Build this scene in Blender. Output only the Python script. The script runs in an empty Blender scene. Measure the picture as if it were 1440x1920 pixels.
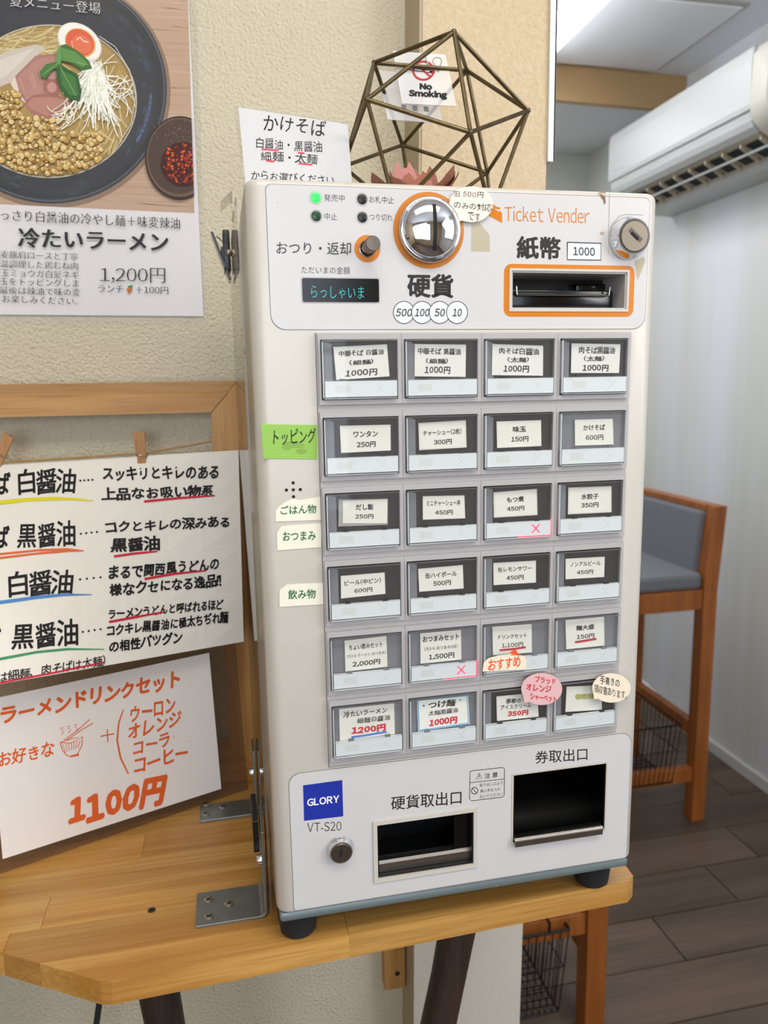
import bpy, bmesh, math, random
import numpy as np
from mathutils import Vector, Matrix
random.seed(7)
SC = bpy.context.scene
G = 1.314            # floor lies at z = -G in the measuring frame; everything is lifted by G

# ------------------------------------------------------------------ camera
R = np.array([[0.9769, -0.2127, -0.0171], [-0.0520, -0.1597, -0.9858], [0.2069, 0.9640, -0.1671]])
U_, _, Vt = np.linalg.svd(R); R = U_ @ Vt
CW = np.array([-0.0682, -0.5271, -0.0340]); FX = 1420.0
cd = bpy.data.cameras.new('camera'); cam = bpy.data.objects.new('camera', cd); SC.collection.objects.link(cam)
cd.sensor_fit = 'VERTICAL'; cd.sensor_height = 36; cd.lens = FX / 1920 * 36
cd.clip_start = 0.02
rot = Matrix(((R[0][0], -R[1][0], -R[2][0]), (R[0][1], -R[1][1], -R[2][1]), (R[0][2], -R[1][2], -R[2][2])))
cam.matrix_world = Matrix.Translation((CW[0], CW[1], CW[2] + G)) @ rot.to_4x4()
cd.dof.use_dof = True; cd.dof.focus_distance = 0.60; cd.dof.aperture_fstop = cd.lens * 1e-3 / 0.0030
SC.camera = cam

# ------------------------------------------------------------------ world, lights, exposure
W = bpy.data.worlds.new('world'); SC.world = W; W.use_nodes = True
bg = W.node_tree.nodes['Background']; bg.inputs[0].default_value = (0.80, 0.88, 1.0, 1); bg.inputs[1].default_value = 1.0
def area(name, loc, target, sx, sy, power, col):
    l = bpy.data.lights.new(name, 'AREA'); l.shape = 'RECTANGLE'; l.size = sx; l.size_y = sy; l.energy = power; l.color = col
    o = bpy.data.objects.new(name, l); SC.collection.objects.link(o)
    o.location = (loc[0], loc[1], loc[2] + G)
    d = Vector(target) - Vector(loc); o.rotation_euler = d.to_track_quat('-Z', 'Z').to_euler()
    return o
area('window_light_right', (1.50, -1.15, 0.42), (0.0, -0.1, -0.1), 1.0, 0.8, 17, (1.0, 0.95, 0.88))
area('window_light_rear', (-0.5, -2.52, 0.10), (0.0, 0.0, -0.1), 1.9, 1.3, 16, (0.86, 0.93, 1.0))
area('ceiling_light_front', (0.1, -0.75, 0.955), (0.1, -0.75, -1), 1.1, 0.5, 14, (1.0, 0.94, 0.84))
area('ceiling_light_kitchen', (0.55, 1.55, 0.955), (0.55, 1.55, -1), 0.5, 0.7, 8, (0.93, 0.96, 1.0))
area('fill_light_back', (0.75, 2.32, 0.90), (0.75, 2.32, -1), 0.5, 0.3, 5, (0.95, 0.97, 1.0))  # unseen lamp added behind the pillar to brighten the back wall
SC.view_settings.view_transform = 'Standard'; SC.view_settings.look = 'None'; SC.view_settings.gamma = 1
SC.view_settings.use_curve_mapping = False; SC.view_settings.exposure = 0.0
SC.cycles.use_denoising = True; SC.cycles.max_bounces = 10; SC.cycles.transparent_max_bounces = 24
SC.cycles.caustics_reflective = False; SC.cycles.caustics_refractive = False; SC.cycles.sample_clamp_indirect = 4

# ------------------------------------------------------------------ measuring helpers
def ray(u, v): return R.T @ np.array([(u - 720) / FX, (v - 960) / FX, 1.0])
def hit(u, v, n, d):
    r = ray(u, v); n = np.array(n, float); t = (d - n @ CW) / (n @ r); return CW + t * r
def F(u, v, y=0.0): return hit(u, v, (0, 1, 0), y)
def H(u, v, z): return hit(u, v, (0, 0, 1), z)
def project(P):
    Y = R @ (np.array(P, float) - CW); return np.array([720 + FX * Y[0] / Y[2], 960 + FX * Y[1] / Y[2]])
class Plane:
    def __init__(s, p0, n):
        s.n = np.array(n, float); s.n /= np.linalg.norm(s.n); s.d = s.n @ np.array(p0, float)
        if s.n @ (CW - np.array(p0)) < 0: s.n = -s.n; s.d = -s.d
    def at(s, u, v, off=0.0): return hit(u, v, s.n, s.d) + s.n * off
class Bil:   # bilinear sheet TL TR BR BL
    def __init__(s, a, b, c, d): s.c = [np.array(q, float) for q in (a, b, c, d)]
    def S(s, u, v):
        a, b, c, d = s.c; return a * (1 - u) * (1 - v) + b * u * (1 - v) + c * u * v + d * (1 - u) * v
    def at(s, px, py, off=0.0):
        u = v = .5
        for _ in range(14):
            p = s.S(u, v); r = project(p) - (px, py)
            J = np.stack([(project(s.S(u + 1e-4, v)) - r - (px, py)) / 1e-4, (project(s.S(u, v + 1e-4)) - r - (px, py)) / 1e-4], 1)
            du, dv = np.linalg.solve(J, -r); u += du; v += dv
        p = s.S(u, v); n = np.cross(s.S(u + .01, v) - p, s.S(u, v + .01) - p); n /= np.linalg.norm(n)
        if n @ (CW - p) < 0: n = -n
        return p + n * off
def lin(c):
    if isinstance(c, str): c = [int(c[i:i + 2], 16) / 255 for i in (0, 2, 4)]
    return tuple((x / 12.92 if x <= .04045 else ((x + .055) / 1.055) ** 2.4) for x in c)

# ------------------------------------------------------------------ materials
MATS = {}
def mat(name, col='ffffff', rough=.5, metal=0.0, attr=False, bump=None, tint=None, spec=.5, emit=None, es=1.0, coat=0, aniso=0):
    """bump=(scale, strength, distance, detail); tint=(scale, colour2, amount, stretch xyz)"""
    m = bpy.data.materials.new(name); m.use_nodes = True; nt = m.node_tree; N = nt.nodes; L = nt.links
    b = N['Principled BSDF']; c = lin(col)
    b.inputs['Base Color'].default_value = (*c, 1); b.inputs['Roughness'].default_value = rough; b.inputs['Metallic'].default_value = metal
    b.inputs['Specular IOR Level'].default_value = spec
    if coat: b.inputs['Coat Weight'].default_value = coat; b.inputs['Coat Roughness'].default_value = .08
    src = None
    if attr:
        a = N.new('ShaderNodeAttribute'); a.attribute_name = 'Col'; src = a.outputs['Color']
    tc = N.new('ShaderNodeTexCoord')
    if tint:
        mp = N.new('ShaderNodeMapping'); mp.inputs['Scale'].default_value = tint[3] if len(tint) > 3 else (1, 1, 1); L.new(tc.outputs['Object'], mp.inputs[0])
        nz = N.new('ShaderNodeTexNoise'); nz.inputs['Scale'].default_value = tint[0]; nz.inputs['Detail'].default_value = 5; L.new(mp.outputs[0], nz.inputs['Vector'])
        rp = N.new('ShaderNodeValToRGB'); rp.color_ramp.elements[0].position = .38; rp.color_ramp.elements[1].position = .66; L.new(nz.outputs[0], rp.inputs[0])
        mu = N.new('ShaderNodeMath'); mu.operation = 'MULTIPLY'; mu.inputs[1].default_value = tint[2]; L.new(rp.outputs[0], mu.inputs[0])
        mx = N.new('ShaderNodeMix'); mx.data_type = 'RGBA'; L.new(mu.outputs[0], mx.inputs[0])
        if src: L.new(src, mx.inputs[6])
        else: mx.inputs[6].default_value = (*c, 1)
        mx.inputs[7].default_value = (*lin(tint[1]), 1); src = mx.outputs[2]
    if src: L.new(src, b.inputs['Base Color'])
    if bump:
        nz = N.new('ShaderNodeTexNoise'); nz.inputs['Scale'].default_value = bump[0]; nz.inputs['Detail'].default_value = bump[3] if len(bump) > 3 else 2
        L.new(tc.outputs['Object'], nz.inputs['Vector'])
        bp = N.new('ShaderNodeBump'); bp.inputs['Strength'].default_value = bump[1]; bp.inputs['Distance'].default_value = bump[2]
        L.new(nz.outputs[0], bp.inputs['Height']); L.new(bp.outputs[0], b.inputs['Normal'])
    if emit: b.inputs['Emission Color'].default_value = (*lin(emit), 1); b.inputs['Emission Strength'].default_value = es
    MATS[name] = m; return m
def clear(name, col='ffffff', rough=.02, ior=1.49, haze=0.0, hcol='ffffff'):
    m = bpy.data.materials.new(name); m.use_nodes = True; nt = m.node_tree; N = nt.nodes; L = nt.links
    N.remove(N['Principled BSDF']); out = N['Material Output']
    t = N.new('ShaderNodeBsdfTransparent'); t.inputs[0].default_value = (*lin(col), 1)
    g = N.new('ShaderNodeBsdfGlossy'); g.inputs['Roughness'].default_value = rough
    f = N.new('ShaderNodeFresnel'); f.inputs[0].default_value = ior
    ge = N.new('ShaderNodeNewGeometry'); inv = N.new('ShaderNodeMath'); inv.operation = 'SUBTRACT'; inv.inputs[0].default_value = 1; L.new(ge.outputs['Backfacing'], inv.inputs[1])
    mu = N.new('ShaderNodeMath'); mu.operation = 'MULTIPLY'; L.new(f.outputs[0], mu.inputs[0]); L.new(inv.outputs[0], mu.inputs[1])
    mx = N.new('ShaderNodeMixShader'); L.new(mu.outputs[0], mx.inputs[0])
    base = t
    if haze:
        d = N.new('ShaderNodeBsdfDiffuse'); d.inputs[0].default_value = (*lin(hcol), 1); m2 = N.new('ShaderNodeMixShader'); 
        hz = N.new('ShaderNodeMath'); hz.operation = 'MULTIPLY'; hz.inputs[1].default_value = haze; L.new(inv.outputs[0], hz.inputs[0]); L.new(hz.outputs[0], m2.inputs[0])
        L.new(t.outputs[0], m2.inputs[1]); L.new(d.outputs[0], m2.inputs[2]); base = m2
    L.new(base.outputs[0], mx.inputs[1]); L.new(g.outputs[0], mx.inputs[2]); L.new(mx.outputs[0], out.inputs[0])
    MATS[name] = m; return m
def wood(name, c1, c2, c3, axis=0, scale=1.0, rough=.4, rings=14, coat=0):
    """grain runs along axis; object info random shifts each piece"""
    m = bpy.data.materials.new(name); m.use_nodes = True; nt = m.node_tree; N = nt.nodes; L = nt.links; b = N['Principled BSDF']
    tc = N.new('ShaderNodeTexCoord'); oi = N.new('ShaderNodeObjectInfo')
    ad = N.new('ShaderNodeVectorMath'); ad.operation = 'ADD'; cmb = N.new('ShaderNodeVectorMath'); cmb.operation = 'SCALE'; cmb.inputs[0].default_value = (7.3, 3.1, 5.7)
    L.new(oi.outputs['Random'], cmb.inputs['Scale']); L.new(tc.outputs['Object'], ad.inputs[0]); L.new(cmb.outputs[0], ad.inputs[1])
    mp = N.new('ShaderNodeMapping'); s = [rings * scale] * 3; s[axis] = 1.1 * scale; mp.inputs['Scale'].default_value = s; L.new(ad.outputs[0], mp.inputs[0])
    n1 = N.new('ShaderNodeTexNoise'); n1.inputs['Scale'].default_value = 2.2; n1.inputs['Detail'].default_value = 3; n1.inputs['Distortion'].default_value = .4; L.new(mp.outputs[0], n1.inputs['Vector'])
    mp2 = N.new('ShaderNodeMapping'); s2 = [260 * scale] * 3; s2[axis] = 6 * scale; mp2.inputs['Scale'].default_value = s2; L.new(ad.outputs[0], mp2.inputs[0])
    n2 = N.new('ShaderNodeTexNoise'); n2.inputs['Scale'].default_value = 1.5; n2.inputs['Detail'].default_value = 3; L.new(mp2.outputs[0], n2.inputs['Vector'])
    r1 = N.new('ShaderNodeValToRGB'); e = r1.color_ramp.elements; e[0].position = .33; e[0].color = (*lin(c2), 1); e[1].position = .62; e[1].color = (*lin(c1), 1); L.new(n1.outputs[0], r1.inputs[0])
    r2 = N.new('ShaderNodeValToRGB'); r2.color_ramp.elements[0].position = .45; r2.color_ramp.elements[1].position = .75; L.new(n2.outputs[0], r2.inputs[0])
    mu = N.new('ShaderNodeMath'); mu.operation = 'MULTIPLY'; mu.inputs[1].default_value = .5; L.new(r2.outputs[0], mu.inputs[0])
    mx = N.new('ShaderNodeMix'); mx.data_type = 'RGBA'; L.new(mu.outputs[0], mx.inputs[0]); L.new(r1.outputs[0], mx.inputs[6]); mx.inputs[7].default_value = (*lin(c3), 1)
    hs = N.new('ShaderNodeHueSaturation'); L.new(mx.outputs[2], hs.inputs['Color'])
    mr = N.new('ShaderNodeMapRange'); mr.inputs[3].default_value = .86; mr.inputs[4].default_value = 1.12; L.new(oi.outputs['Random'], mr.inputs[0]); L.new(mr.outputs[0], hs.inputs['Value'])
    L.new(hs.outputs[0], b.inputs['Base Color']); b.inputs['Roughness'].default_value = rough
    bp = N.new('ShaderNodeBump'); bp.inputs['Strength'].default_value = .15; bp.inputs['Distance'].default_value = .0006; L.new(n2.outputs[0], bp.inputs['Height']); L.new(bp.outputs[0], b.inputs['Normal'])
    if coat: b.inputs['Coat Weight'].default_value = coat; b.inputs['Coat Roughness'].default_value = .15
    MATS[name] = m; return m
mat('print', attr=True, rough=.55, spec=.35); mat('gloss_print', attr=True, rough=.5, spec=.25); mat('cloudy_print', attr=True, rough=.6, spec=.2)
mat('wallpaper', 'cdc4ab', .75, bump=(270, .9, .0032, 2))
mat('plaster', 'd3c0a0', .85, bump=(330, .9, .0016, 4), tint=(190, 'b5966a', .28))
mat('grey_plaster', 'cfc8ba', .85, bump=(120, .5, .0012, 4))
mat('corner_trim', 'b3a488', .6); mat('white_vinyl', 'e9ebee', .35)
mat('white_wall', 'd8d9de', .7, tint=(2.3, 'c3c4b2', .75, (1, 2.2, .12)), bump=(60, .15, .001))
mat('ceiling_paint', 'eceef2', .8); mat('soffit', 'cfcfd0', .8); mat('hatch_white', 'f0f1f4', .5); mat('alu_trim', 'b5b2a8', .4, .5)
mat('rear_wall', 'b9a88c', .8); mat('baseboard', 'c9c7c4', .5); mat('tan_board', 'a98a5e', .6)
mat('machine_white', 'c9c4ba', .33, coat=.25, tint=(9, 'c0b9aa', .4)); mat('decal_white', 'e8e6e6', .3, attr=True)
mat('button_grey', 'aeaaaa', .45); mat('rail_grey', 'b8b4b1', .5); mat('recess_grey', '77767a', .6); mat('insert_black', '231c18', .45)
mat('strip_white', 'eef4f4', .4, attr=True); mat('black_plastic', '0d0d0e', .35); mat('black_gloss', '060606', .15); mat('rubber', '17181a', .75)
mat('steel', 'a9a39c', .28, 1.0); mat('chrome', 'd8d8da', .06, 1.0); mat('nickel', '7d756a', .36, 1.0); mat('dark_steel', '55524f', .4, .9)
mat('zinc', '8d938f', .42, .85, bump=(220, .15, .0004), tint=(60, '7c7f78', .5)); mat('plate_grey', '829092', .45, .5)
mat('screw_steel', 'b5b0a8', .35, 1.0)
mat('edge_highlight', 'dfe4e4', .15); mat('dark_edge', '4c4a4a', .3)  # highlight and shade tones painted along the button cover edges
mat('brass', '6d5f43', .38, .85, tint=(90, '3e3426', .5)); mat('flower', attr=True, rough=.8)
mat('seam', '6f6c66', .6); mat('orange', 'cd780f', .55)
wood('pine_top', 'cd9d55', 'b37e38', '8c5e26', 0, 1.0, .38, 22, .15); wood('pine_frame', 'bd8f52', 'a9783d', '8b6030', 0, 1.6, .5)
wood('pine_frame_v', 'bd8f52', 'a9783d', '8b6030', 2, 1.6, .5); wood('pin_wood', 'b98b5a', 'a87a4a', '8f6437', 2, 3, .6)
wood('log_dark', '37271c', '1e1510', '453326', 2, 1.3, .55, 22); wood('stool_wood', 'a5622a', '8a4c1c', '6d3a14', 2, 1, .42)
wood('floor_wood', '68574a', '524438', '3f352c', 0, .55, .5, 10)
clear('acrylic', 'fafafa'); clear('side_acrylic', 'f4f2ee', .015, 1.49, .05, 'd9d4cc'); clear('sleeve', 'e6dfd6', .06, 1.4, .14, '8c7d6e'); clear('laminate', 'fbfbfb', .12, 1.28, .03)
clear('button_cover', 'fbfcfc', .03, 1.4, .03); clear('tape', 'fbf9f2', .1, 1.3, .25, 'efeadb'); clear('frosted', 'ffffff', .4, 1.3, .62, 'efefef')
clear('pink_film', 'ffffff', .3, 1.2, .78, 'd9aeac')
mat('led_green', '20e040', .3, emit='2cff55', es=1.5); mat('led_dim', '0f4023', .3); mat('red_glow', 'ff4060', .4, emit='ff2a55', es=1.2); mat('vfd', '20a0a0', .5, emit='46c8c8', es=.8)
mat('ac_white', 'b4b5b2', .38); mat('ac_side', 'bdb9ab', .45); mat('ac_beige', 'a79c86', .5); mat('dark_hole', '100f0e', .8); mat('stool_fabric', '6b6d73', .9, bump=(900, .4, .0004))
mat('wire_black', '1a1816', .5, .5); mat('twine', 'a88955', .9); mat('blue_cloth', '2f4f9a', .8); mat('tube_light', 'ffffff', .5, emit='f4f8ff', es=12)
mat('window_glow', 'ffffff', .5, emit='dfeaff', es=2.5)

# ------------------------------------------------------------------ mesh builder
class MB:
    def __init__(s): s.v = []; s.f = []; s.m = []; s.c = []; s.sm = []
    def add(s, vs, fs, m=0, c=None, smooth=False):
        o = len(s.v); s.v += [tuple(float(q) for q in p) for p in vs]
        for f in fs: s.f.append(tuple(o + i for i in f)); s.m.append(m); s.c.append(c); s.sm.append(smooth)
        return s
    def hexa(s, p, m=0, c=None):  # 8 pts: bottom 4 ccw, top 4
        return s.add(p, [(3, 2, 1, 0), (4, 5, 6, 7), (0, 1, 5, 4), (1, 2, 6, 5), (2, 3, 7, 6), (3, 0, 4, 7)], m, c)
    def box(s, x0, y0, z0, x1, y1, z1, m=0, c=None):
        return s.hexa([(x0, y0, z0), (x1, y0, z0), (x1, y1, z0), (x0, y1, z0), (x0, y0, z1), (x1, y0, z1), (x1, y1, z1), (x0, y1, z1)], m, c)
    def bbox(s, x0, y0, z0, x1, y1, z1, r=.002, seg=2, m=0, c=None):
        bm = bmesh.new(); bmesh.ops.create_cube(bm, size=1)
        for v in bm.verts: v.co = ((x0 + x1) / 2 + v.co.x * (x1 - x0), (y0 + y1) / 2 + v.co.y * (y1 - y0), (z0 + z1) / 2 + v.co.z * (z1 - z0))
        bmesh.ops.bevel(bm, geom=bm.edges[:], offset=r, segments=seg, affect='EDGES', profile=.5)
        return s.frombm(bm, m, c)
    def frombm(s, bm, m=0, c=None, smooth=True):
        bm.verts.ensure_lookup_table(); bm.verts.index_update()
        s.add([v.co[:] for v in bm.verts], [[v.index for v in f.verts] for f in bm.faces], m, c, smooth); bm.free(); return s
    def tube(s, pts, r, n=8, m=0, c=None, caps=True, smooth=True):
        pts = [Vector(p) for p in pts]; rs = r if isinstance(r, (list, tuple)) else [r] * len(pts); V = []; Fc = []
        up = None
        for i, p in enumerate(pts):
            d = (pts[min(i + 1, len(pts) - 1)] - pts[max(i - 1, 0)]).normalized()
            if up is None: up = d.orthogonal().normalized()
            a = (up - d * up.dot(d)).normalized(); b = d.cross(a); up = a
            for k in range(n):
                t = 2 * math.pi * k / n; V.append(p + (a * math.cos(t) + b * math.sin(t)) * rs[i])
        for i in range(len(pts) - 1):
            for k in range(n): Fc.append((i * n + k, i * n + (k + 1) % n, (i + 1) * n + (k + 1) % n, (i + 1) * n + k))
        s.add(V, Fc, m, c, smooth)
        if caps: s.add(V[:n], [tuple(range(n))[::-1]], m, c); s.add(V[-n:], [tuple(range(n))], m, c)
        return s
    def lathe(s, c0, axis, prof, n=32, m=0, c=None, smooth=True, sx=1.0):
        """prof [(r, h)] along axis from c0"""
        c0 = Vector(c0); ax = Vector(axis).normalized(); a = ax.orthogonal().normalized(); b = ax.cross(a); V = []; Fc = []
        for r, h in prof:
            for k in range(n):
                t = 2 * math.pi * k / n; V.append(c0 + ax * h + (a * math.cos(t) + b * math.sin(t)) * max(r, 1e-6))
        for i in range(len(prof) - 1):
            for k in range(n): Fc.append((i * n + k, i * n + (k + 1) % n, (i + 1) * n + (k + 1) % n, (i + 1) * n + k))
        return s.add(V, Fc, m, c, smooth)
    def build(s, name, mats, parent=None, bev=None, sharp=35, **props):
        base = WL.get(parent.name if parent else None, Vector((0, 0, -G)))
        me = bpy.data.meshes.new(name)
        off = Vector((0, 0, 0)) if parent is None else base
        me.from_pydata([(Vector(p) - off if parent else Vector(p) + Vector((0, 0, G))) for p in s.v], [], s.f)
        if not isinstance(mats, (list, tuple)): mats = [mats]
        for m_ in mats: me.materials.append(MATS[m_])
        me.polygons.foreach_set('material_index', s.m); me.polygons.foreach_set('use_smooth', s.sm)
        if any(c is not None for c in s.c):
            at = me.color_attributes.new('Col', 'FLOAT_COLOR', 'CORNER'); arr = np.ones((len(me.loops), 4), 'f'); k = 0
            for f, c in zip(s.f, s.c):
                n = len(f); arr[k:k + n, :3] = c if c is not None else (.8, .8, .8); k += n
            at.data.foreach_set('color', arr.ravel())
        me.update()
        if any(s.sm): me.set_sharp_from_angle(angle=math.radians(sharp))
        o = bpy.data.objects.new(name, me); SC.collection.objects.link(o)
        if parent: o.parent = parent; WL[o.name] = base
        else: WL[o.name] = Vector((0, 0, -G))
        if bev:
            md = o.modifiers.new('bevel', 'BEVEL'); md.width = bev; md.segments = 2; md.limit_method = 'ANGLE'; md.harden_normals = False
        for k, v in props.items(): o[k] = v
        return o
WL = {}
def thing(name, label, cat, loc, group=None):
    o = bpy.data.objects.new(name, None); SC.collection.objects.link(o); o.empty_display_size = .05
    o.location = (loc[0], loc[1], loc[2] + G); WL[o.name] = Vector(loc); o['label'] = label; o['category'] = cat
    if group: o['group'] = group
    return o
def struct(o, **k): o['kind'] = 'structure'; return o

# ------------------------------------------------------------------ flat shapes (curve fill) and lettering
def rrect(x0, z0, x1, z1, r, n=6, rs=None):
    P = []; rs = rs or [r] * 4
    for (cx, cz, a0, rr) in ((x1 - rs[0], z1 - rs[0], 0, rs[0]), (x0 + rs[1], z1 - rs[1], 90, rs[1]), (x0 + rs[2], z0 + rs[2], 180, rs[2]), (x1 - rs[3], z0 + rs[3], 270, rs[3])):
        for k in range(n + 1):
            t = math.radians(a0 + 90 * k / n); P.append((cx + rr * math.cos(t), cz + rr * math.sin(t)))
    return P
def circ(cx, cz, r, n=40, rz=None): return [(cx + r * math.cos(2 * math.pi * k / n), cz + (rz or r) * math.sin(2 * math.pi * k / n)) for k in range(n)]
def plate(mb, loops, y0, th, m=0, c=None):
    """fill loops given in (x, z); front face at y0, back at y0 + th"""
    cu = bpy.data.curves.new('tmp', 'CURVE'); cu.dimensions = '2D'; cu.fill_mode = 'BOTH'; cu.extrude = th / 2
    for lp in loops:
        sp = cu.splines.new('POLY'); sp.points.add(len(lp) - 1); sp.use_cyclic_u = True
        for i, (x, z) in enumerate(lp): sp.points[i].co = (x, z, 0, 1)
    ob = bpy.data.objects.new('tmp', cu); me = ob.to_mesh()
    mb.add([(v.co.x, y0 + th / 2 - v.co.z, v.co.y) for v in me.vertices], [tuple(p.vertices) for p in me.polygons], m, c)
    ob.to_mesh_clear(); bpy.data.objects.remove(ob); bpy.data.curves.remove(cu); return mb
TC = {}
def glyphs(body, off, res=2):
    k = (body, off)
    if k not in TC:
        cu = bpy.data.curves.new('tmp', 'FONT'); cu.body = body; cu.offset = off; cu.resolution_u = res
        ob = bpy.data.objects.new('tmp', cu); me = ob.to_mesh()
        V = np.array([v.co[:2] for v in me.vertices]).reshape(-1, 2); Fc = [tuple(p.vertices) for p in me.polygons]
        ob.to_mesh_clear(); bpy.data.objects.remove(ob); bpy.data.curves.remove(cu); TC[k] = (V, Fc)
    return TC[k]
def fw(ch): return chr(ord(ch) + 0xFEE0) if '!' <= ch <= '~' and ch != '-' else ch     # the wide forms share the lettering of the kana
def line_of(body, w):
    V = []; Fc = []; x = 0
    for ch in body:
        if ch == ' ': x += .3; continue
        v, f = glyphs(fw(ch), w); v = v.copy(); x0, x1 = v[:, 0].min(), v[:, 0].max()
        if '!' <= ch <= '~': v[:, 0] += x - x0 + .045; adv = x1 - x0 + .09
        elif '\uff61' <= ch <= '\uff9f': v[:, 0] += x; adv = .5
        else: v[:, 0] += x; adv = 1.0
        o = len(V); V += v.tolist(); Fc += [tuple(o + i for i in g) for g in f]; x += adv
    return np.array(V), Fc
def textgeo(body, style='p', w=.0, shear=0.0):
    """style p print, h handwriting, m roman-like brush (thick verticals); w = stroke weight"""
    rnd = random.Random(body); shifts = [(0, 0)]
    if w > .012:
        d = (w - .006) * 1.3; w = .006; n = 6; shifts = [(d * math.cos(2 * math.pi * k / n), d * math.sin(2 * math.pi * k / n)) for k in range(n)]
    if style == 'h':
        V = []; Fc = []; x = 0
        for ch in body:
            if ch == ' ': x += .35; continue
            v, f = glyphs(fw(ch), w); v = v.copy(); x0, x1 = v[:, 0].min(), v[:, 0].max()
            cjk = ord(ch) > 0x2000; adv = 1.0 if cjk else (x1 - x0) + .12
            v[:, 0] -= (x0 if not cjk else 0)
            c = np.array([.45, .38]); a = rnd.uniform(-.09, .09); s = rnd.uniform(.88, 1.04); sh = rnd.uniform(-.05, .12)
            q = (v - c) * s; q[:, 0] += sh * q[:, 1]; q = q @ np.array([[math.cos(a), math.sin(a)], [-math.sin(a), math.cos(a)]]) + c
            q[:, 1] += rnd.uniform(-.04, .04); q[:, 0] += x; o = len(V); V += q.tolist(); Fc += [tuple(o + i for i in g) for g in f]; x += adv * rnd.uniform(.9, .98)
        V = np.array(V)
    elif style == 'm':
        v, f = line_of(body, w); V = []; Fc = []
        for d in ((-.013, 0, .013) if w < -.01 else (-.020, 0, .020)):
            o = len(V); V += (v + (d, 0)).tolist(); Fc += [tuple(o + i for i in g) for g in f]
        V = np.array(V)
    else:
        v, f = line_of(body, w); V = v.copy(); Fc = f
    if len(shifts) > 1:
        n0 = len(V); F0 = Fc; V = np.concatenate([V + np.array(d) for d in shifts]); Fc = [tuple(k * n0 + i for i in g) for k in range(len(shifts)) for g in F0]
    V = V.copy(); V[:, 0] += shear * V[:, 1]
    mn = V.min(0); mx = V.max(0); nc = len(shifts) * (3 if style == 'm' else 1); return (V - mn) / (mx - mn), Fc, np.repeat(np.arange(nc), len(V) // nc)
class Ink:
    """flat coloured marks laid on a surface, addressed by measured image points"""
    def __init__(s, surf, mb, base=.0002, step=4e-6, m=0): s.s = surf; s.mb = mb; s.o = base; s.st = step; s.m = m
    def nxt(s): s.o += s.st; return s.o
    def poly(s, pts, col, m=None, grid=False):
        o = s.nxt(); s.mb.add([s.s.at(*p, o) for p in pts], [tuple(range(len(pts)))], s.m if m is None else m, lin(col)); return s
    def ell(s, cx, cy, rx, ry, col, n=28, rot=0, a0=0, a1=360, m=None):
        c_, s_ = math.cos(math.radians(rot)), math.sin(math.radians(rot)); P = []
        for k in range(n):
            t = math.radians(a0 + (a1 - a0) * k / n); x, y = rx * math.cos(t), ry * math.sin(t); P.append((cx + x * c_ - y * s_, cy + x * s_ + y * c_))
        return s.poly(P, col, m)
    def ring(s, cx, cy, rx, ry, w, col, n=36): P = [(cx + rx * math.cos(2 * math.pi * k / n), cy + ry * math.sin(2 * math.pi * k / n)) for k in range(n + 1)]; return s.line(P, w, col)
    def line(s, pts, w, col, m=None, taper=False):
        o = s.nxt(); L_ = []; Rr = []; n = len(pts); ws = w if isinstance(w, (list, tuple)) else [w] * n
        for i, p in enumerate(pts):
            a = pts[max(i - 1, 0)]; b = pts[min(i + 1, n - 1)]; dx, dy = b[0] - a[0], b[1] - a[1]; l = math.hypot(dx, dy) or 1
            hw = ws[i] / 2; nx, ny = -dy / l * hw, dx / l * hw; L_.append((p[0] + nx, p[1] + ny)); Rr.append((p[0] - nx, p[1] - ny))
        V = [s.s.at(*p, o) for p in L_ + Rr]; s.mb.add(V, [(i, i + 1, n + i + 1, n + i) for i in range(n - 1)], s.m if m is None else m, lin(col)); return s
    def text(s, body, xl, yl, xr, yr, h, col='1d1c1c', style='p', w=.012, shear=0.0, m=None, lean=0.0):
        V, Fc, lay = textgeo(body, style, w, shear); o = s.nxt(); nrm = s.s.at(xl, yl, o + 1) - s.s.at(xl, yl, o); s.o += 1.5e-6 * lay[-1]
        a, b, c, d = [s.s.at(*p, o) for p in ((xl + lean, yl - h / 2), (xr + lean, yr - h / 2), (xr, yr + h / 2), (xl, yl + h / 2))]
        s.mb.add([a * (1 - u) * t + b * u * t + c * u * (1 - t) + d * (1 - u) * (1 - t) + nrm * (1.5e-6 * q) for (u, t), q in zip(V, lay)], Fc, s.m if m is None else m, lin(col)); return s
    def frame(s, pts, w, col): return s.line(list(pts) + [pts[0]], w, col)
def sheet(mb, surf, corners, th, col, m=0, sub=1):
    """paper of thickness th whose front face is the surface; corners TL TR BR BL in image points"""
    n = sub; c = [np.array(q, float) for q in corners]; V = []; 
    for j in range(n + 1):
        for i in range(n + 1):
            u, v = i / n, j / n; p = c[0] * (1 - u) * (1 - v) + c[1] * u * (1 - v) + c[2] * u * v + c[3] * (1 - u) * v; V.append(surf.at(*p, 0))
    V2 = [np.array(surf.at(*project(p), -th)) for p in V]; N1 = len(V); k = n + 1
    Fc = [(j * k + i, (j + 1) * k + i, (j + 1) * k + i + 1, j * k + i + 1) for j in range(n) for i in range(n)]
    Fb = [tuple(N1 + q for q in f[::-1]) for f in Fc]
    bd = [i for i in range(k)] + [j * k + n for j in range(1, k)] + [n * k + i for i in range(n - 1, -1, -1)] + [j * k for j in range(n - 1, 0, -1)]
    Fs = [(bd[q], bd[(q + 1) % len(bd)], N1 + bd[(q + 1) % len(bd)], N1 + bd[q]) for q in range(len(bd))]
    mb.add(V + V2, Fc + Fb + Fs, m, lin(col)); return mb
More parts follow.
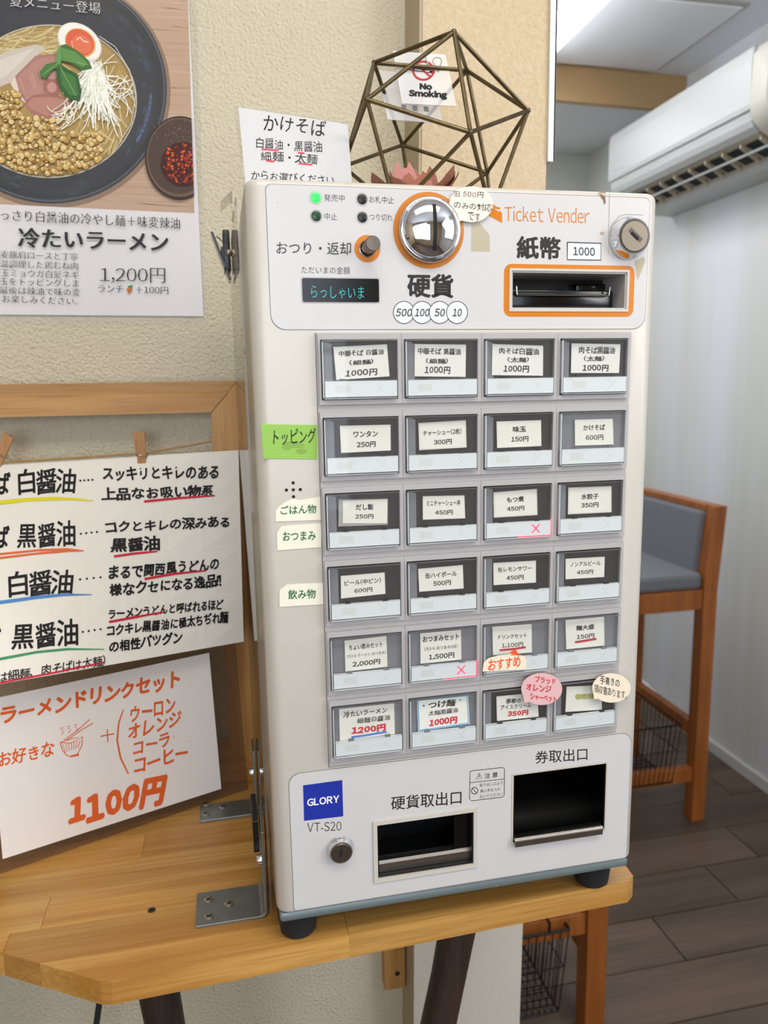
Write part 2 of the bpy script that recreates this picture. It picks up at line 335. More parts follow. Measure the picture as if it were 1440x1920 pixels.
def sheet_poly(mb, surf, pts, th, col, m=0):
    V = [surf.at(*p, 0) for p in pts]; V2 = [surf.at(*p, -th) for p in pts]; n = len(pts)
    mb.add(V + V2, [tuple(range(n)), tuple(range(n, 2 * n))[::-1]] + [(i, (i + 1) % n, n + (i + 1) % n, n + i) for i in range(n)], m, lin(col)); return mb

# ================================================================== THE ROOM
FZ, CZ = -1.314, 0.98
YW, YP = .33, .28                       # cream wall face, pillar face
m = MB(); m.box(-1.6, -2.6, FZ - .05, 1.55, 2.67, FZ - .006)
floor = struct(m.build('floor', 'floor_wood'))
rnd = random.Random(3); row = 0; y = -2.6 + (.655 + 2.6) % .1433
ys = [-2.6] + [y + .1433 * k for k in range(40) if y + .1433 * k < 2.66] + [2.67]
pc = {}
for a, b in zip(ys[:-1], ys[1:]):
    x = -1.6 - rnd.uniform(0, .9)
    while x < 1.55:
        x0, x1 = max(x, -1.6), min(x + .92, 1.55)
        if x1 - x0 > .02:
            key = (round(x1 - x0, 4), round(b - a, 4))
            if key not in pc:
                q = MB(); g = .0012; w, d = x1 - x0, b - a
                q.hexa([(g, g, -.006), (w - g, g, -.006), (w - g, d - g, -.006), (g, d - g, -.006), (g * 1.6, g * 1.6, 0), (w - g * 1.6, g * 1.6, 0), (w - g * 1.6, d - g * 1.6, 0), (g * 1.6, d - g * 1.6, 0)])
                o = q.build('floor_plank', 'floor_wood', floor); pc[key] = o
            else: o = pc[key].copy(); SC.collection.objects.link(o)
            o.location = (x0, a, 0)
        x += .92
for k, o in pc.items():
    zs = [v.co.z for v in o.data.vertices]; t = max(zs)
    for v in o.data.vertices: v.co.z -= t
m = MB(); m.box(-1.6, -2.6, CZ, 1.55, 2.0, CZ + .05); struct(m.build('ceiling', 'ceiling_paint'))
m = MB(); m.box(.25, 2.0, .918, 1.55, 2.67, .96); struct(m.build('ceiling_soffit', 'soffit'))
m = MB(); m.hexa([(.3, 1.90, .868), (1.55, 1.975, .868), (1.55, 2.0, .868), (.3, 1.925, .868), (.3, 1.90, CZ), (1.55, 1.975, CZ), (1.55, 2.0, CZ), (.3, 1.925, CZ)]); struct(m.build('ceiling_beam', 'tan_board'))
m = MB(); m.box(-1.6, YW, FZ, .16, YW + .1, CZ); struct(m.build('wall_left', 'wallpaper'))
tl, bl, tr, br = F(785, 100, YP), F(776, 1800, YP), F(1031, 100, YP), F(976, 1800, YP)
def xat(p, q, z): return p[0] + (q[0] - p[0]) * (z - p[2]) / (q[2] - p[2])
xl0, xl1, xr0, xr1 = xat(tl, bl, FZ), xat(tl, bl, CZ), xat(tr, br, FZ), xat(tr, br, CZ)
m = MB(); m.hexa([(xl0 + .004, YP, FZ), (xr0, YP, FZ), (xr0, .46, FZ), (xl0 + .004, .46, FZ), (xl1 + .004, YP, CZ), (xr1, YP, CZ), (xr1, .46, CZ), (xl1 + .004, .46, CZ)], 0)
pil = struct(m.build('wall_pillar', 'plaster'))
# the pillar face is greyer low down, under the table
m = MB(); zc = -.40; xa_, xb_ = xat(tl, bl, zc), xat(tr, br, zc)
m.hexa([(xl0, YP - .0012, FZ), (xr0 + .001, YP - .0012, FZ), (xr0 + .001, YP, FZ), (xl0, YP, FZ), (xa_, YP - .0012, zc), (xb_ + .001, YP - .0012, zc), (xb_ + .001, YP, zc), (xa_, YP, zc)])
struct(m.build('wall_pillar_base', 'grey_plaster'))
m = MB(); m.hexa([(xl0 + .001, YP + .001, FZ), (xl0 + .004, YP + .001, FZ), (xl0 + .004, YW, FZ), (xl0 - .002, YW, FZ), (xl1 + .001, YP + .001, CZ), (xl1 + .004, YP + .001, CZ), (xl1 + .004, YW, CZ), (xl1 - .002, YW, CZ)]); struct(m.build('trim_1', 'corner_trim'))
c1 = F(1034, 304, YP - .002); c0 = F(1026, 304, YP - .002)
m = MB(); m.box(c0[0], YP - .004, c1[2], c1[0] + .003, YP - .0005, CZ); m.box(c1[0] + .0005, YP - .004, c1[2], c1[0] + .003, YP + .03, CZ); struct(m.build('trim_2', 'white_vinyl', bev=.0005))
m = MB(); m.box(1.55, -2.6, FZ, 1.62, 2.74, CZ); struct(m.build('wall_right', 'white_wall'))
m = MB(); m.box(.2, 2.67, FZ, 1.55, 2.74, CZ); struct(m.build('wall_back', 'white_wall'))
m = MB(); m.box(.16, .46, FZ, .2, 2.67, CZ); struct(m.build('wall_partition', 'white_wall'))
m = MB(); m.box(1.537, -2.6, FZ, 1.55, 2.67, FZ + .042); struct(m.build('baseboard_right', 'baseboard', bev=.003))
m = MB(); m.box(.2, 2.657, FZ, 1.537, 2.67, FZ + .042); struct(m.build('baseboard_back', 'baseboard', bev=.003))
m = MB(); m.box(-1.67, -2.6, FZ, -1.6, .43, CZ); struct(m.build('wall_side', 'rear_wall'))
m = MB(); m.box(-1.67, -2.67, FZ, 1.62, -2.6, CZ); struct(m.build('wall_rear', 'rear_wall'))
def window(name, c, n, w, h):
    # frame with glazed opening, mounted on the wall; n = inward normal axis
    m = MB(); a = Vector((0, 0, 1)).cross(Vector(n)); c = Vector(c); n = Vector(n); t = .04
    def slab(u0, v0, u1, v1, d0, d1, mb, mi=0):
        P = [c + a * u + Vector((0, 0, v)) + n * d for d in (d0, d1) for u, v in ((u0, v0), (u1, v0), (u1, v1), (u0, v1))]; mb.hexa(P, mi)
    for q in ((-w / 2 - t, -h / 2 - t, w / 2 + t, -h / 2), (-w / 2 - t, h / 2, w / 2 + t, h / 2 + t), (-w / 2 - t, -h / 2, -w / 2, h / 2), (w / 2, -h / 2, w / 2 + t, h / 2), (-.012, -h / 2, .012, h / 2), (-w / 2, -.01, w / 2, .01)): slab(*q, .001, .035, m)
    o = struct(m.build(name, 'dark_steel')); g = MB(); slab(-w / 2, -h / 2, w / 2, h / 2, .001, .006, g); p = g.build('pane', 'window_glow'); p.parent = o
window('window_1', (-.5, -2.6, .10), (0, 1, 0), 1.9, 1.3)
window('window_2', (1.55, -1.15, .30), (-1, 0, 0), 1.3, 1.0)
# ceiling hatch with aluminium edge
t = thing('ceiling_hatch', 'square white ceiling access hatch with a thin metal edge', 'hatch', (1.18, 1.7, CZ))
x0, y0, x1, y1 = .93, 1.50, 1.405, 1.925
m = MB(); m.box(x0, y0, CZ - .010, x1, y1, CZ); m.build('panel', 'hatch_white', t)
m = MB()
for q in ((x0 - .012, y0 - .012, x1 + .012, y0 - .002), (x0 - .012, y1 + .002, x1 + .012, y1 + .012), (x0 - .012, y0 - .002, x0 - .002, y1 + .002), (x1 + .002, y0 - .002, x1 + .012, y1 + .002)): m.box(q[0], q[1], CZ - .006, q[2], q[3], CZ)
m.build('frame', 'alu_trim', t)
t = thing('fluorescent_light', 'white fluorescent tube light under the kitchen ceiling hatch', 'light', (.93, 1.2, CZ))
m = MB(); m.box(.86, .62, CZ - .03, .985, 1.87, CZ - .0105); m.build('housing', 'white_vinyl', t, bev=.003)
for xx in (.885, .955):
    m = MB(); m.tube([(xx, .66, CZ - .046), (xx, 1.85, CZ - .046)], .0135, 12); m.build('tube', 'tube_light', t)
m = MB()
for yy in (.63, 1.85):
    m = MB(); m.box(.865, yy, CZ - .062, .98, yy + .018, CZ - .03); m.build('end_cap', 'white_vinyl', t)

# ------------------------------------------------------------------ air conditioner
ac = thing('air_conditioner', 'white wall mounted air conditioner high on the right wall', 'air conditioner', (1.55, 1.65, .53))
def prism_y(mb, prof, y0, y1, mi=0):
    n = len(prof); mb.add([(x, y0, z) for x, z in prof] + [(x, y1, z) for x, z in prof], [tuple(range(n)), tuple(range(n, 2 * n))[::-1]] + [(i, n + i, n + (i + 1) % n, (i + 1) % n) for i in range(n)], mi); return mb
body = [(1.549, .795), (1.34, .795), (1.312, .785), (1.308, .64), (1.315, .612), (1.332, .598), (1.41, .61), (1.43, .552), (1.46, .538), (1.549, .535)]
m = prism_y(MB(), body, 1.285, 2.03); m.build('casing', 'ac_white', ac)
fp = [(1.312, .796), (1.302, .79), (1.299, .76), (1.299, .655), (1.302, .643), (1.308, .643), (1.309, .79)]
m = prism_y(MB(), fp, 1.305, 2.031); m.build('front_panel', 'ac_white', ac)
def cap_ring(y, s):
    P = [(1.549, .797), (1.345, .797), (1.315, .79), (1.300, .77), (1.297, .655), (1.303, .622), (1.33, .592), (1.40, .556), (1.46, .536), (1.549, .533)]
    c = (1.45, .66); return [(c[0] + (x - c[0]) * (s if x < 1.54 else 1), y, c[1] + (z - c[1]) * s) for x, z in P]
m = MB(); rings = [cap_ring(1.303, 1.0), cap_ring(1.26, 1.0), cap_ring(1.248, .975), cap_ring(1.243, .93)]; V = [p for r_ in rings for p in r_]; n = 10
m.add(V, [(i * n + k, i * n + (k + 1) % n, (i + 1) * n + (k + 1) % n, (i + 1) * n + k) for i in range(3) for k in range(n)] + [tuple(range(30, 40)), tuple(range(10))[::-1]], smooth=True); m.build('end_cap', 'ac_side', ac)
m = prism_y(MB(), [(1.310, .618), (1.318, .603), (1.335, .590), (1.337, .594), (1.321, .607), (1.314, .620)], 1.31, 2.02); m.build('louver', 'ac_white', ac)
m = MB(); m.hexa([(1.338, 1.31, .588), (1.345, 2.02, .588), (1.43, 2.02, .548), (1.43, 1.31, .548), (1.338, 1.31, .596), (1.345, 2.02, .596), (1.41, 2.02, .60), (1.41, 1.31, .60)]); m.build('outlet', 'ac_beige', ac)
for k in range(9):
    m = MB(); yy = 1.325 + .077 * k; m.hexa([(1.352, yy, .5795), (1.352, yy + .06, .5795), (1.415, yy + .06, .552), (1.415, yy, .552), (1.354, yy, .5825), (1.354, yy + .06, .5825), (1.417, yy + .06, .555), (1.417, yy, .555)]); m.build('outlet_slot', 'dark_hole', ac)
for k in range(9):
    m = MB(); yy = 1.315 + .077 * k; m.hexa([(1.345, yy, .575), (1.345, yy + .006, .575), (1.42, yy + .018, .540), (1.42, yy + .012, .540), (1.345, yy, .588), (1.345, yy + .006, .588), (1.42, yy + .018, .553), (1.42, yy + .012, .553)]); m.build('vane', 'ac_beige', ac)
m = MB(); m.tube([(1.37, 1.31, .562), (1.37, 2.01, .562)], .0035, 6); m.build('vane_rod', 'ac_white', ac)
m = MB(); pl = Plane((1.2985, 0, 0), (1, 0, 0)); ik = Ink(pl, m, .0003); ik.text('ーー・ー', 1149, 322, 1170, 313, 4, '9a9da0', 'p', 0.0); m.build('marking', 'print', ac); m = MB()
pl2 = Plane((1.3045, 0, 0), (1, 0, 0)); ik2 = Ink(pl2, m, .004); ik2.text('ホコリー', 1382, 242, 1408, 230, 6, '8a8d90', 'p', 0.0); m.build('marking', 'print', ac)

# ------------------------------------------------------------------ bar stools with wire baskets
def stool(label, ox, oy, zs=0.0, side=.145, back_h=.27):
    """faces -x ; ox, oy = near rear leg corner on the floor"""
    t = thing('bar_stool', label, 'stool', (ox, oy, FZ)); z = FZ
    w = .042; W_, D = .40, .42           # along y, along x
    seat = z + .655
    def leg(x, y, h, lean=0, nm='leg'):
        m = MB(); m.box(x, y, z, x + w, y + w, seat + .045)
        if h > .7: m.hexa([(x, y, seat + .045), (x + w, y, seat + .045), (x + w, y + w, seat + .045), (x, y + w, seat + .045), (x + lean, y, z + h), (x + w * .85 + lean, y, z + h), (x + w * .85 + lean, y + w, z + h), (x + lean, y + w, z + h)])
        return m.build(nm, 'stool_wood', t, bev=.002)
    leg(ox, oy, .934, .022); leg(ox, oy + W_ - w, .934, .022); leg(ox - D, oy, .6); leg(ox - D, oy + W_ - w, .6)
    m = MB(); m.box(ox - D + w, oy + .006, seat - .012, ox, oy + w - .006, seat + .045); m.build('side_rail', 'stool_wood', t, bev=.002)
    m = MB(); m.box(ox - D + w, oy + W_ - w + .006, seat - .012, ox, oy + W_ - .006, seat + .045); m.build('side_rail', 'stool_wood', t, bev=.002)
    m = MB(); m.box(ox - D + .006, oy + w, seat - .012, ox - D + w - .006, oy + W_ - w, seat + .045); m.build('front_rail', 'stool_wood', t, bev=.002)
    m = MB(); m.box(ox - D + .002, oy + .008, seat + .0455, ox - .001, oy + W_ - .008, seat + .092); m.build('seat', 'stool_fabric', t, bev=.012)
    m = MB(); m.hexa([(ox - .018, oy + w + .001, seat + .075), (ox + .024, oy + w + .001, seat + .075), (ox + .024, oy + W_ - w - .001, seat + .075), (ox - .018, oy + W_ - w - .001, seat + .075),
                      (ox + .004, oy + w + .001, z + .915), (ox + .042, oy + w + .001, z + .915), (ox + .042, oy + W_ - w - .001, z + .915), (ox + .004, oy + W_ - w - .001, z + .915)]); m.build('backrest', 'stool_fabric', t, bev=.008)
    m = MB(); m.box(ox + .018, oy + w, z + .9155, ox + .056, oy + W_ - w, z + .934); m.build('top_rail', 'stool_wood', t, bev=.002)
    for yy in (oy + .008, oy + W_ - w + .008):
        m = MB(); m.box(ox - D + w, yy, z + side - .022, ox, yy + .026, z + side + .022); m.build('stretcher', 'stool_wood', t, bev=.002)
    for xx in (ox + .008, ox - D + .008):
        m = MB(); m.box(xx, oy + w, z + back_h - .022, xx + .026, oy + W_ - w, z + back_h + .022); m.build('stretcher', 'stool_wood', t, bev=.002)
    return t
stool('brown wooden bar stool with grey padded back against the right wall, far side', 1.222, 1.272)
stool('brown wooden bar stool whose leg shows just behind the table right end', .574, .664, side=.245, back_h=.175)
def basket(label, x0, y0, x1, y1, zt, zb, nx, ny, hooks):
    t = thing('wire_basket', label, 'basket', ((x0 + x1) / 2, (y0 + y1) / 2, zb)); s = .012
    def lerp(a, b, k): return a + (b - a) * k
    for nm, z, r, i in (('rim', zt, .003, 0), ('base_ring', zb, .0022, s), ('side_ring', (zt + zb) / 2 + .01, .0013, s / 2)):
        m = MB(); P = [(x0 + i, y0 + i, z), (x1 - i, y0 + i, z), (x1 - i, y1 - i, z), (x0 + i, y1 - i, z), (x0 + i, y0 + i, z)]
        for a, b in zip(P[:-1], P[1:]): m.tube([a, b], r, 6)
        m.build(nm, 'wire_black', t)
    m = MB()
    for k in range(nx + 1):
        a, b = lerp(x0, x1, k / nx), lerp(x0 + s, x1 - s, k / nx)
        for yt, yb in ((y0, y0 + s), (y1, y1 - s)): m.tube([(a, yt, zt), (b, yb, zb)], .0011, 4, caps=False)
        m.tube([(b, y0 + s, zb), (b, y1 - s, zb)], .0011, 4, caps=False)
    for k in range(ny + 1):
        a, b = lerp(y0, y1, k / ny), lerp(y0 + s, y1 - s, k / ny)
        for xt, xb in ((x0, x0 + s), (x1, x1 - s)): m.tube([(xt, a, zt), (xb, b, zb)], .0011, 4, caps=False)
        m.tube([(x0 + s, b, zb), (x1 - s, b, zb)], .0011, 4, caps=False)
    m.build('wire_mesh', 'wire_black', t, kind='stuff')
    for hx, hy, hz in hooks:
        m = MB(); m.tube([(hx, hy, zt), (hx, hy, hz), (hx, hy + .03, hz + .004), (hx, hy + .03, hz - .02)], .0028, 6); m.build('hook', 'wire_black', t)
    return t
basket('black wire basket hanging inside the stool by the right wall', .90, 1.262, 1.165, 1.56, FZ + .315, FZ + .135, 16, 14, ())
basket('black wire basket under the stool behind the table', .40, .655, .53, .88, FZ + .255, FZ + .07, 8, 12, ((.49, .655, FZ + .275),))
m = MB(); random.seed(4)
bm = bmesh.new(); bmesh.ops.create_icosphere(bm, subdivisions=3, radius=.06)
for v in bm.verts: v.co = (v.co.x * 1.1 + 1.03, v.co.y * 1.2 + 1.40, v.co.z * .45 * (1 + .3 * math.sin(v.co.x * 90) * math.cos(v.co.y * 70)) + FZ + .166)
m.frombm(bm); o = m.build('folded_cloth', 'blue_cloth'); o['label'] = 'blue cloth lying in the wire basket under the far stool'; o['category'] = 'cloth'
m = MB(); m.tube([(1.53, 2.5, -1.20), (1.535, 2.2, -1.21), (1.53, 1.95, -1.235), (1.525, 1.75, -1.265), (1.5, 1.6, -1.30)], .006, 8); o = m.build('floor_cable', 'white_vinyl'); o['label'] = 'white cable running down the right wall behind the far stool'; o['category'] = 'cable'
# ================================================================== TABLE
TZ, TB = -.468, -.4885
tab = thing('table', 'pine plank table with dark log legs carrying the ticket machine', 'table', (0, .17, FZ))
out = [(-.62, .268), (-.257, .054), (-.176, .005), (-.168, .003), (.262, .016), (.270, .022), (.272, .05), (.272, .276), (.142, .276), (.142, .327), (-.62, .327)]
def clip(poly, a, b, c):   # keep a x + b y <= c
    res = []
    for i in range(len(poly)):
        p, q = poly[i], poly[(i + 1) % len(poly)]; dp, dq = a * p[0] + b * p[1] - c, a * q[0] + b * q[1] - c
        if dp <= 0: res.append(p)
        if (dp < 0) != (dq < 0) and dp != dq:
            t_ = dp / (dp - dq); res.append((p[0] + (q[0] - p[0]) * t_, p[1] + (q[1] - p[1]) * t_))
    return res
rnd = random.Random(11)
rows = [-.02, .034, .074, .114, .155, .195, .235, .275, .33]
for i, (a, b) in enumerate(zip(rows[:-1], rows[1:])):
    sl = .015
    cuts = {0: [-.7, .012, .5], 1: [-.7, -.255, .18, .5], 2: [-.7, -.232, .10, .5], 3: [-.7, -.33, .05, .5], 4: [-.7, -.16, .5], 5: [-.7, -.36, .0, .5], 6: [-.7, -.21, .5], 7: [-.7, -.1, .5]}[i]
    for x0, x1 in zip(cuts[:-1], cuts[1:]):
        p = out
        p = clip(p, 0, -1, -a); p = clip(p, 0, 1, b); p = clip(p, -1, 0, -x0); p = clip(p, 1, 0, x1)
        q = []
        for pt in p:
            if not q or math.dist(pt, q[-1]) > 1e-5: q.append(pt)
        if len(q) < 3: continue
        if a < .277 < b or a >= .27:   # notch round the pillar
            segs = [clip(q, 1, 0, .142)] + ([clip(clip(q, -1, 0, -.142), 0, 1, .276)])
        else: segs = [q]
        for sg in segs:
            if len(sg) < 3: continue
            cx = sum(s_[0] for s_ in sg) / len(sg); cy = sum(s_[1] for s_ in sg) / len(sg); n = len(sg); e = .00025
            def ins(s_, d): l = math.hypot(s_[0] - cx, s_[1] - cy); return (s_[0] + (cx - s_[0]) * d / l, s_[1] + (cy - s_[1]) * d / l)
            m = MB(); m.add([(x_, y_, TB) for x_, y_ in sg] + [(x_, y_, TZ - .0006) for x_, y_ in sg] + [(*ins(s_, e), TZ) for s_ in sg],
                            [tuple(range(n))[::-1]] + [(i_, (i_ + 1) % n, n + (i_ + 1) % n, n + i_) for i_ in range(n)] + [(n + i_, n + (i_ + 1) % n, 2 * n + (i_ + 1) % n, 2 * n + i_) for i_ in range(n)] + [tuple(range(2 * n, 3 * n))])
            m.build('stave', 'pine_top', tab)
def cross_screw(name, c, n, r, mt, parent, h=.0008):
    m = MB(); c = Vector(c); n = Vector(n).normalized(); m.lathe(c, n, [(r, 0), (r, h * .6), (r * .8, h), (0, h)], 16)
    a = n.orthogonal().normalized(); b = n.cross(a)
    for u, v in ((a, b), (b, a)):
        P = [c + n * (h + d) + u * (su * r * .6) + v * (sv * r * .13) for d in (0, .0001) for su, sv in ((-1, -1), (1, -1), (1, 1), (-1, 1))]; m.hexa(P, 1)
    return m.build(name, [mt, 'dark_hole'], parent)
p = H(284.5, 1706.5, TZ); cross_screw('screw', (p[0], p[1], TZ), (0, 0, 1), .0034, 'dark_steel', tab, .0004)
for lx0, lx1, top, bot, yy in ((F(820, 1752, .12), F(886, 1745, .12), F(778, 1920, .12), F(856, 1920, .12), .12), (F(253, 1868, .12), F(333, 1858, .12), F(268, 1920, .12), F(338, 1920, .12), .12)):
    ra = (lx1[0] - lx0[0]) / 2 * .97; rb = (bot[0] - top[0]) / 2 * .97; ca = (lx0 + lx1) / 2; cb = (top + bot) / 2
    d = (cb - ca) / (cb[2] - ca[2]); P0 = ca + d * (TB - ca[2]); P1 = ca + d * (FZ - ca[2]); m = MB(); n = 12; pts = []; rs = []
    for k in range(n + 1):
        t_ = k / n; q = P0 * (1 - t_) + P1 * t_; q = q + np.array([.003 * math.sin(t_ * 9), .002 * math.cos(t_ * 7), 0]); pts.append(q); rs.append((ra + (rb - ra) * t_ * .6) * (1 + .04 * math.sin(t_ * 23)))
    pts[0][2] = TB; m.tube(pts, rs, 14); m.build('leg', 'log_dark', tab)
m = MB(); m.tube([(-.45, .26, TB), (-.47, .25, FZ)], .022, 12); m.build('leg', 'log_dark', tab)
# batten screwed to the wall below the table
a, b = F(722, 1858, YW - .018), F(762, 1852, YW - .018)
t = thing('wall_batten', 'short pine batten screwed to the wall under the table', 'batten', ((a[0] + b[0]) / 2, YW - .009, a[2]))
m = MB(); m.box(a[0], YW - .018, a[2], b[0] - .001, YW, TB); m.build('block', 'pine_frame_v', t, bev=.0008)
p = F(745, 1825, YW - .018); cross_screw('screw', (p[0], p[1], p[2]), (0, -1, 0), .0035, 'dark_steel', t)
m = MB(); P = [H(181, 1868, TB)]; q0 = F(188, 1868, .25); q1 = F(180, 1925, .24); m.tube([(q0[0], .25, TB), q0, q1, (q1[0] - .02, .26, -.75), (q1[0] - .03, .28, -1.0), (q1[0] + .05, .30, FZ + .01)], .0033, 8)
o = m.build('power_cord', 'rubber'); o['label'] = 'black power cord hanging behind the table at its left corner'; o['category'] = 'cord'

# ================================================================== TICKET MACHINE
X0, X1, Zb, Zt, YB = -.044, .2565, -.4345, .100, .205
mc = thing('ticket_machine', 'white tabletop meal ticket vending machine with rows of menu buttons', 'ticket machine', (.106, .1, TZ))
def rect_holes(): return dict(bill=(F(958.5, 507.6), F(1173, 580.5)), coin=(F(707.5, 1546), F(887, 1617.5)), tick=(F(962, 1453), F(1134, 1553)))
HO = {}
for k, (a, b) in rect_holes().items(): HO[k] = (a[0], b[2], b[0], a[2])
# true plane rectangles measured at both corners
HO['coin'] = (F(707.5, 1600)[0], (F(708, 1646)[2] + F(887, 1618)[2]) / 2, F(887, 1570)[0], (F(707, 1546)[2] + F(887, 1521)[2]) / 2)
HO['tick'] = (F(962, 1500)[0], (F(963, 1580)[2] + F(1132, 1553)[2]) / 2, F(1134, 1500)[0], (F(962, 1453)[2] + F(1135, 1431)[2]) / 2)
depth = dict(bill=.045, coin=.05, tick=.06)
bm = bmesh.new(); bmesh.ops.create_cube(bm, size=1)
for v in bm.verts: v.co = ((X0 + X1) / 2 + v.co.x * (X1 - X0), YB / 2 + v.co.y * YB, (Zb + Zt) / 2 + v.co.z * (Zt - Zb))
ve = [e for e in bm.edges if abs(e.verts[0].co.z - e.verts[1].co.z) > .1 and e.verts[0].co.y < .01]
bmesh.ops.bevel(bm, geom=ve, offset=.011, segments=6, affect='EDGES', profile=.5)
te = [e for e in bm.edges if e.is_boundary is False and len(e.link_faces) == 2 and abs(e.verts[0].co.z - Zt) < 1e-5 and abs(e.verts[1].co.z - Zt) < 1e-5]
bmesh.ops.bevel(bm, geom=te, offset=.0055, segments=4, affect='EDGES', profile=.5)
be = [e for e in bm.edges if abs(e.verts[0].co.z - Zb) < 1e-5 and abs(e.verts[1].co.z - Zb) < 1e-5]
bmesh.ops.bevel(bm, geom=be, offset=.0025, segments=2, affect='EDGES', profile=.5)
m = MB(); m.frombm(bm); body = m.build('body', 'machine_white', mc, sharp=50)
cut = MB()
for k, (a, b, c, d) in HO.items(): cut.box(a, -.01, b, c, depth[k], d)
cutter = cut.build('cutter', 'machine_white', mc); md = body.modifiers.new('b', 'BOOLEAN'); md.object = cutter; md.operation = 'DIFFERENCE'; md.solver = 'EXACT'
bpy.context.view_layer.update(); dg = bpy.context.evaluated_depsgraph_get(); nm = bpy.data.meshes.new_from_object(body.evaluated_get(dg)); body.modifiers.clear(); body.data = nm
bpy.data.objects.remove(cutter)
m = MB(); m.bbox(X0 + .002, .002, Zb - .0085, X1 - .004, YB, Zb - .0003, .0025, 2); m.build('base_plate', 'plate_grey', mc)
for fx, fy in ((-.0265, .026), (.2315, .026), (-.0265, .18), (.2315, .18)):
    m = MB(); m.lathe((fx, fy, TZ), (0, 0, 1), [(0, 0), (.0125, 0), (.0145, .002), (.0162, .016), (.0165, Zb - .0085 - TZ), (0, Zb - .0085 - TZ)], 28); m.build('foot', 'rubber', mc)

PL = Plane((0, 0, 0), (0, 1, 0))
# ---- upper decal
UZ0, UZ1, UX0, UX1 = .0032, .0957, -.0303, .2468
def decal(name, x0, z0, x1, z1, rs, holes, label=None):
    m = MB(); loops = [rrect(x0, z0, x1, z1, .009, rs=rs)] + holes
    plate(m, [rrect(x0 - .0004, z0 - .0004, x1 + .0004, z1 + .0004, .009, rs=rs)] + holes, -.00012, .0002, 1, lin('6d6a66'))
    plate(m, loops, -.0004, .0004, 0, lin('cbc9c8')); return m
h = HO['bill']; ins = lambda q, d: [(q[0] - d, q[1] - d), (q[2] + d, q[1] - d), (q[2] + d, q[3] + d), (q[0] - d, q[3] + d)]
m = decal('control_decal', UX0, UZ0, UX1, UZ1, (.004, .004, .010, .010), [ins(h, .0012)])
K = '2a2727'; OR = 'cd780f'
ik = Ink(PL, m, .00045)
o1 = (.1349, .0118, .2368, .0482)
plate(m, [rrect(*o1, .0055), ins(h, .0018)], -.00055, .0001, 2, lin(OR))
ik.text('発売中', 607, 371, 646, 372, 13.5, K, w=0); ik.text('中止', 608, 406, 632, 407, 13.5, K, w=0)
ik.text('お札中止', 692, 374, 738, 376, 13.5, K, w=0); ik.text('つり切れ', 693, 407, 736, 409, 13, K, w=0)
ik.text('おつり・返却', 518, 465, 658, 466.5, 24, K, w=.008); ik.text('ただいまの金額', 565, 506, 656, 507.5, 14, K, w=0)
ik.text('硬貨', 763, 535, 850, 537, 45, K, w=.028); ik.text('紙幣', 968, 464, 1051, 466, 43, K, w=.028)
ik.text('Ticket Vender', 946, 400.5, 1105, 405, 29, OR, w=-.004)
ik.frame([(1063, 454.5), (1126.5, 456.5), (1126, 488), (1063, 487)], 2, K); ik.poly([(1064.5, 456), (1125.5, 458), (1125, 487), (1064.5, 486)], 'dfe9ec'); ik.text('1000', 1074, 471, 1115, 472.5, 16, K, w=.02)
for cx, tx in ((757, '500'), (791, '100'), (824, '50'), (856.5, '10')):
    ik.ell(cx, 586, 20.5, 21.5, K, 36); ik.ell(cx, 586, 19, 20, 'dfe9ec', 36)
for cx, tx, w_ in ((757, '500', 31), (791, '100', 28), (824, '50', 20), (856.5, '10', 18)): ik.text(tx, cx - w_ / 2, 586, cx + w_ / 2, 586.5, 15, K, w=.02, shear=.2)
ik.poly([(914, 378), (926, 384), (941, 400), (941, 418), (915, 404)], OR); ik.poly([(918, 388), (936, 397), (936, 394), (918, 384)], 'e6e4e5'); ik.poly([(919, 386), (937, 389), (937, 394), (919, 391)], OR)
ik.line([(1142, 360), (1142, 400)], .8, 'a9a6a2'); ik.line([(1142, 440), (1147, 420), (1160, 406), (1172, 402), (1205, 403)], .9, '9b9895'); ik.line([(1142, 360), (1140, 475)], .6, '9f9c98')
ik.poly([(1124, 362), (1128, 366), (1134, 368), (1135, 380), (1132, 384), (1130, 375), (1126, 370)], '7a5a48'); ik.poly([(1120, 359), (1134, 360), (1137, 363), (1122, 362)], '9a8068'); ik.poly([(1124, 436), (1131, 434), (1133, 439), (1126, 441)], 'b49c86')
for q in ((651, 344), (690, 352), (1060, 402), (600, 600), (520, 380), (702, 523)): ik.ell(*q, 1.3, .8, '9b8f80', 8)
m.build('control_decal', ['decal_white', 'decal_white', 'decal_white'], mc, label='white upper control decal with coin and banknote lettering')
# ---- lamps
for cx, cy, mt, lb in ((592, 370.5, 'led_green', 'lit green lamp'), (593, 405, 'led_dim', 'unlit dark green lamp'), (679, 373.5, 'black_plastic', None), (679.5, 407.5, 'black_plastic', None)):
    c = F(cx, cy, -.0004); m = MB(); m.lathe(c, (0, -1, 0), [(.0034, 0), (.0034, .0003), (.0031, .0008), (.0018, .0012), (0, .0013)], 24)
    o = m.build('lamp', mt, mc);
    if lb: o['label'] = lb
    g = MB(); g.lathe(c, (0, -1, 0), [(.0044, -.0001), (.0044, .0002), (.0034, .0002)], 24); g.build('lamp_ring', 'rail_grey', o)
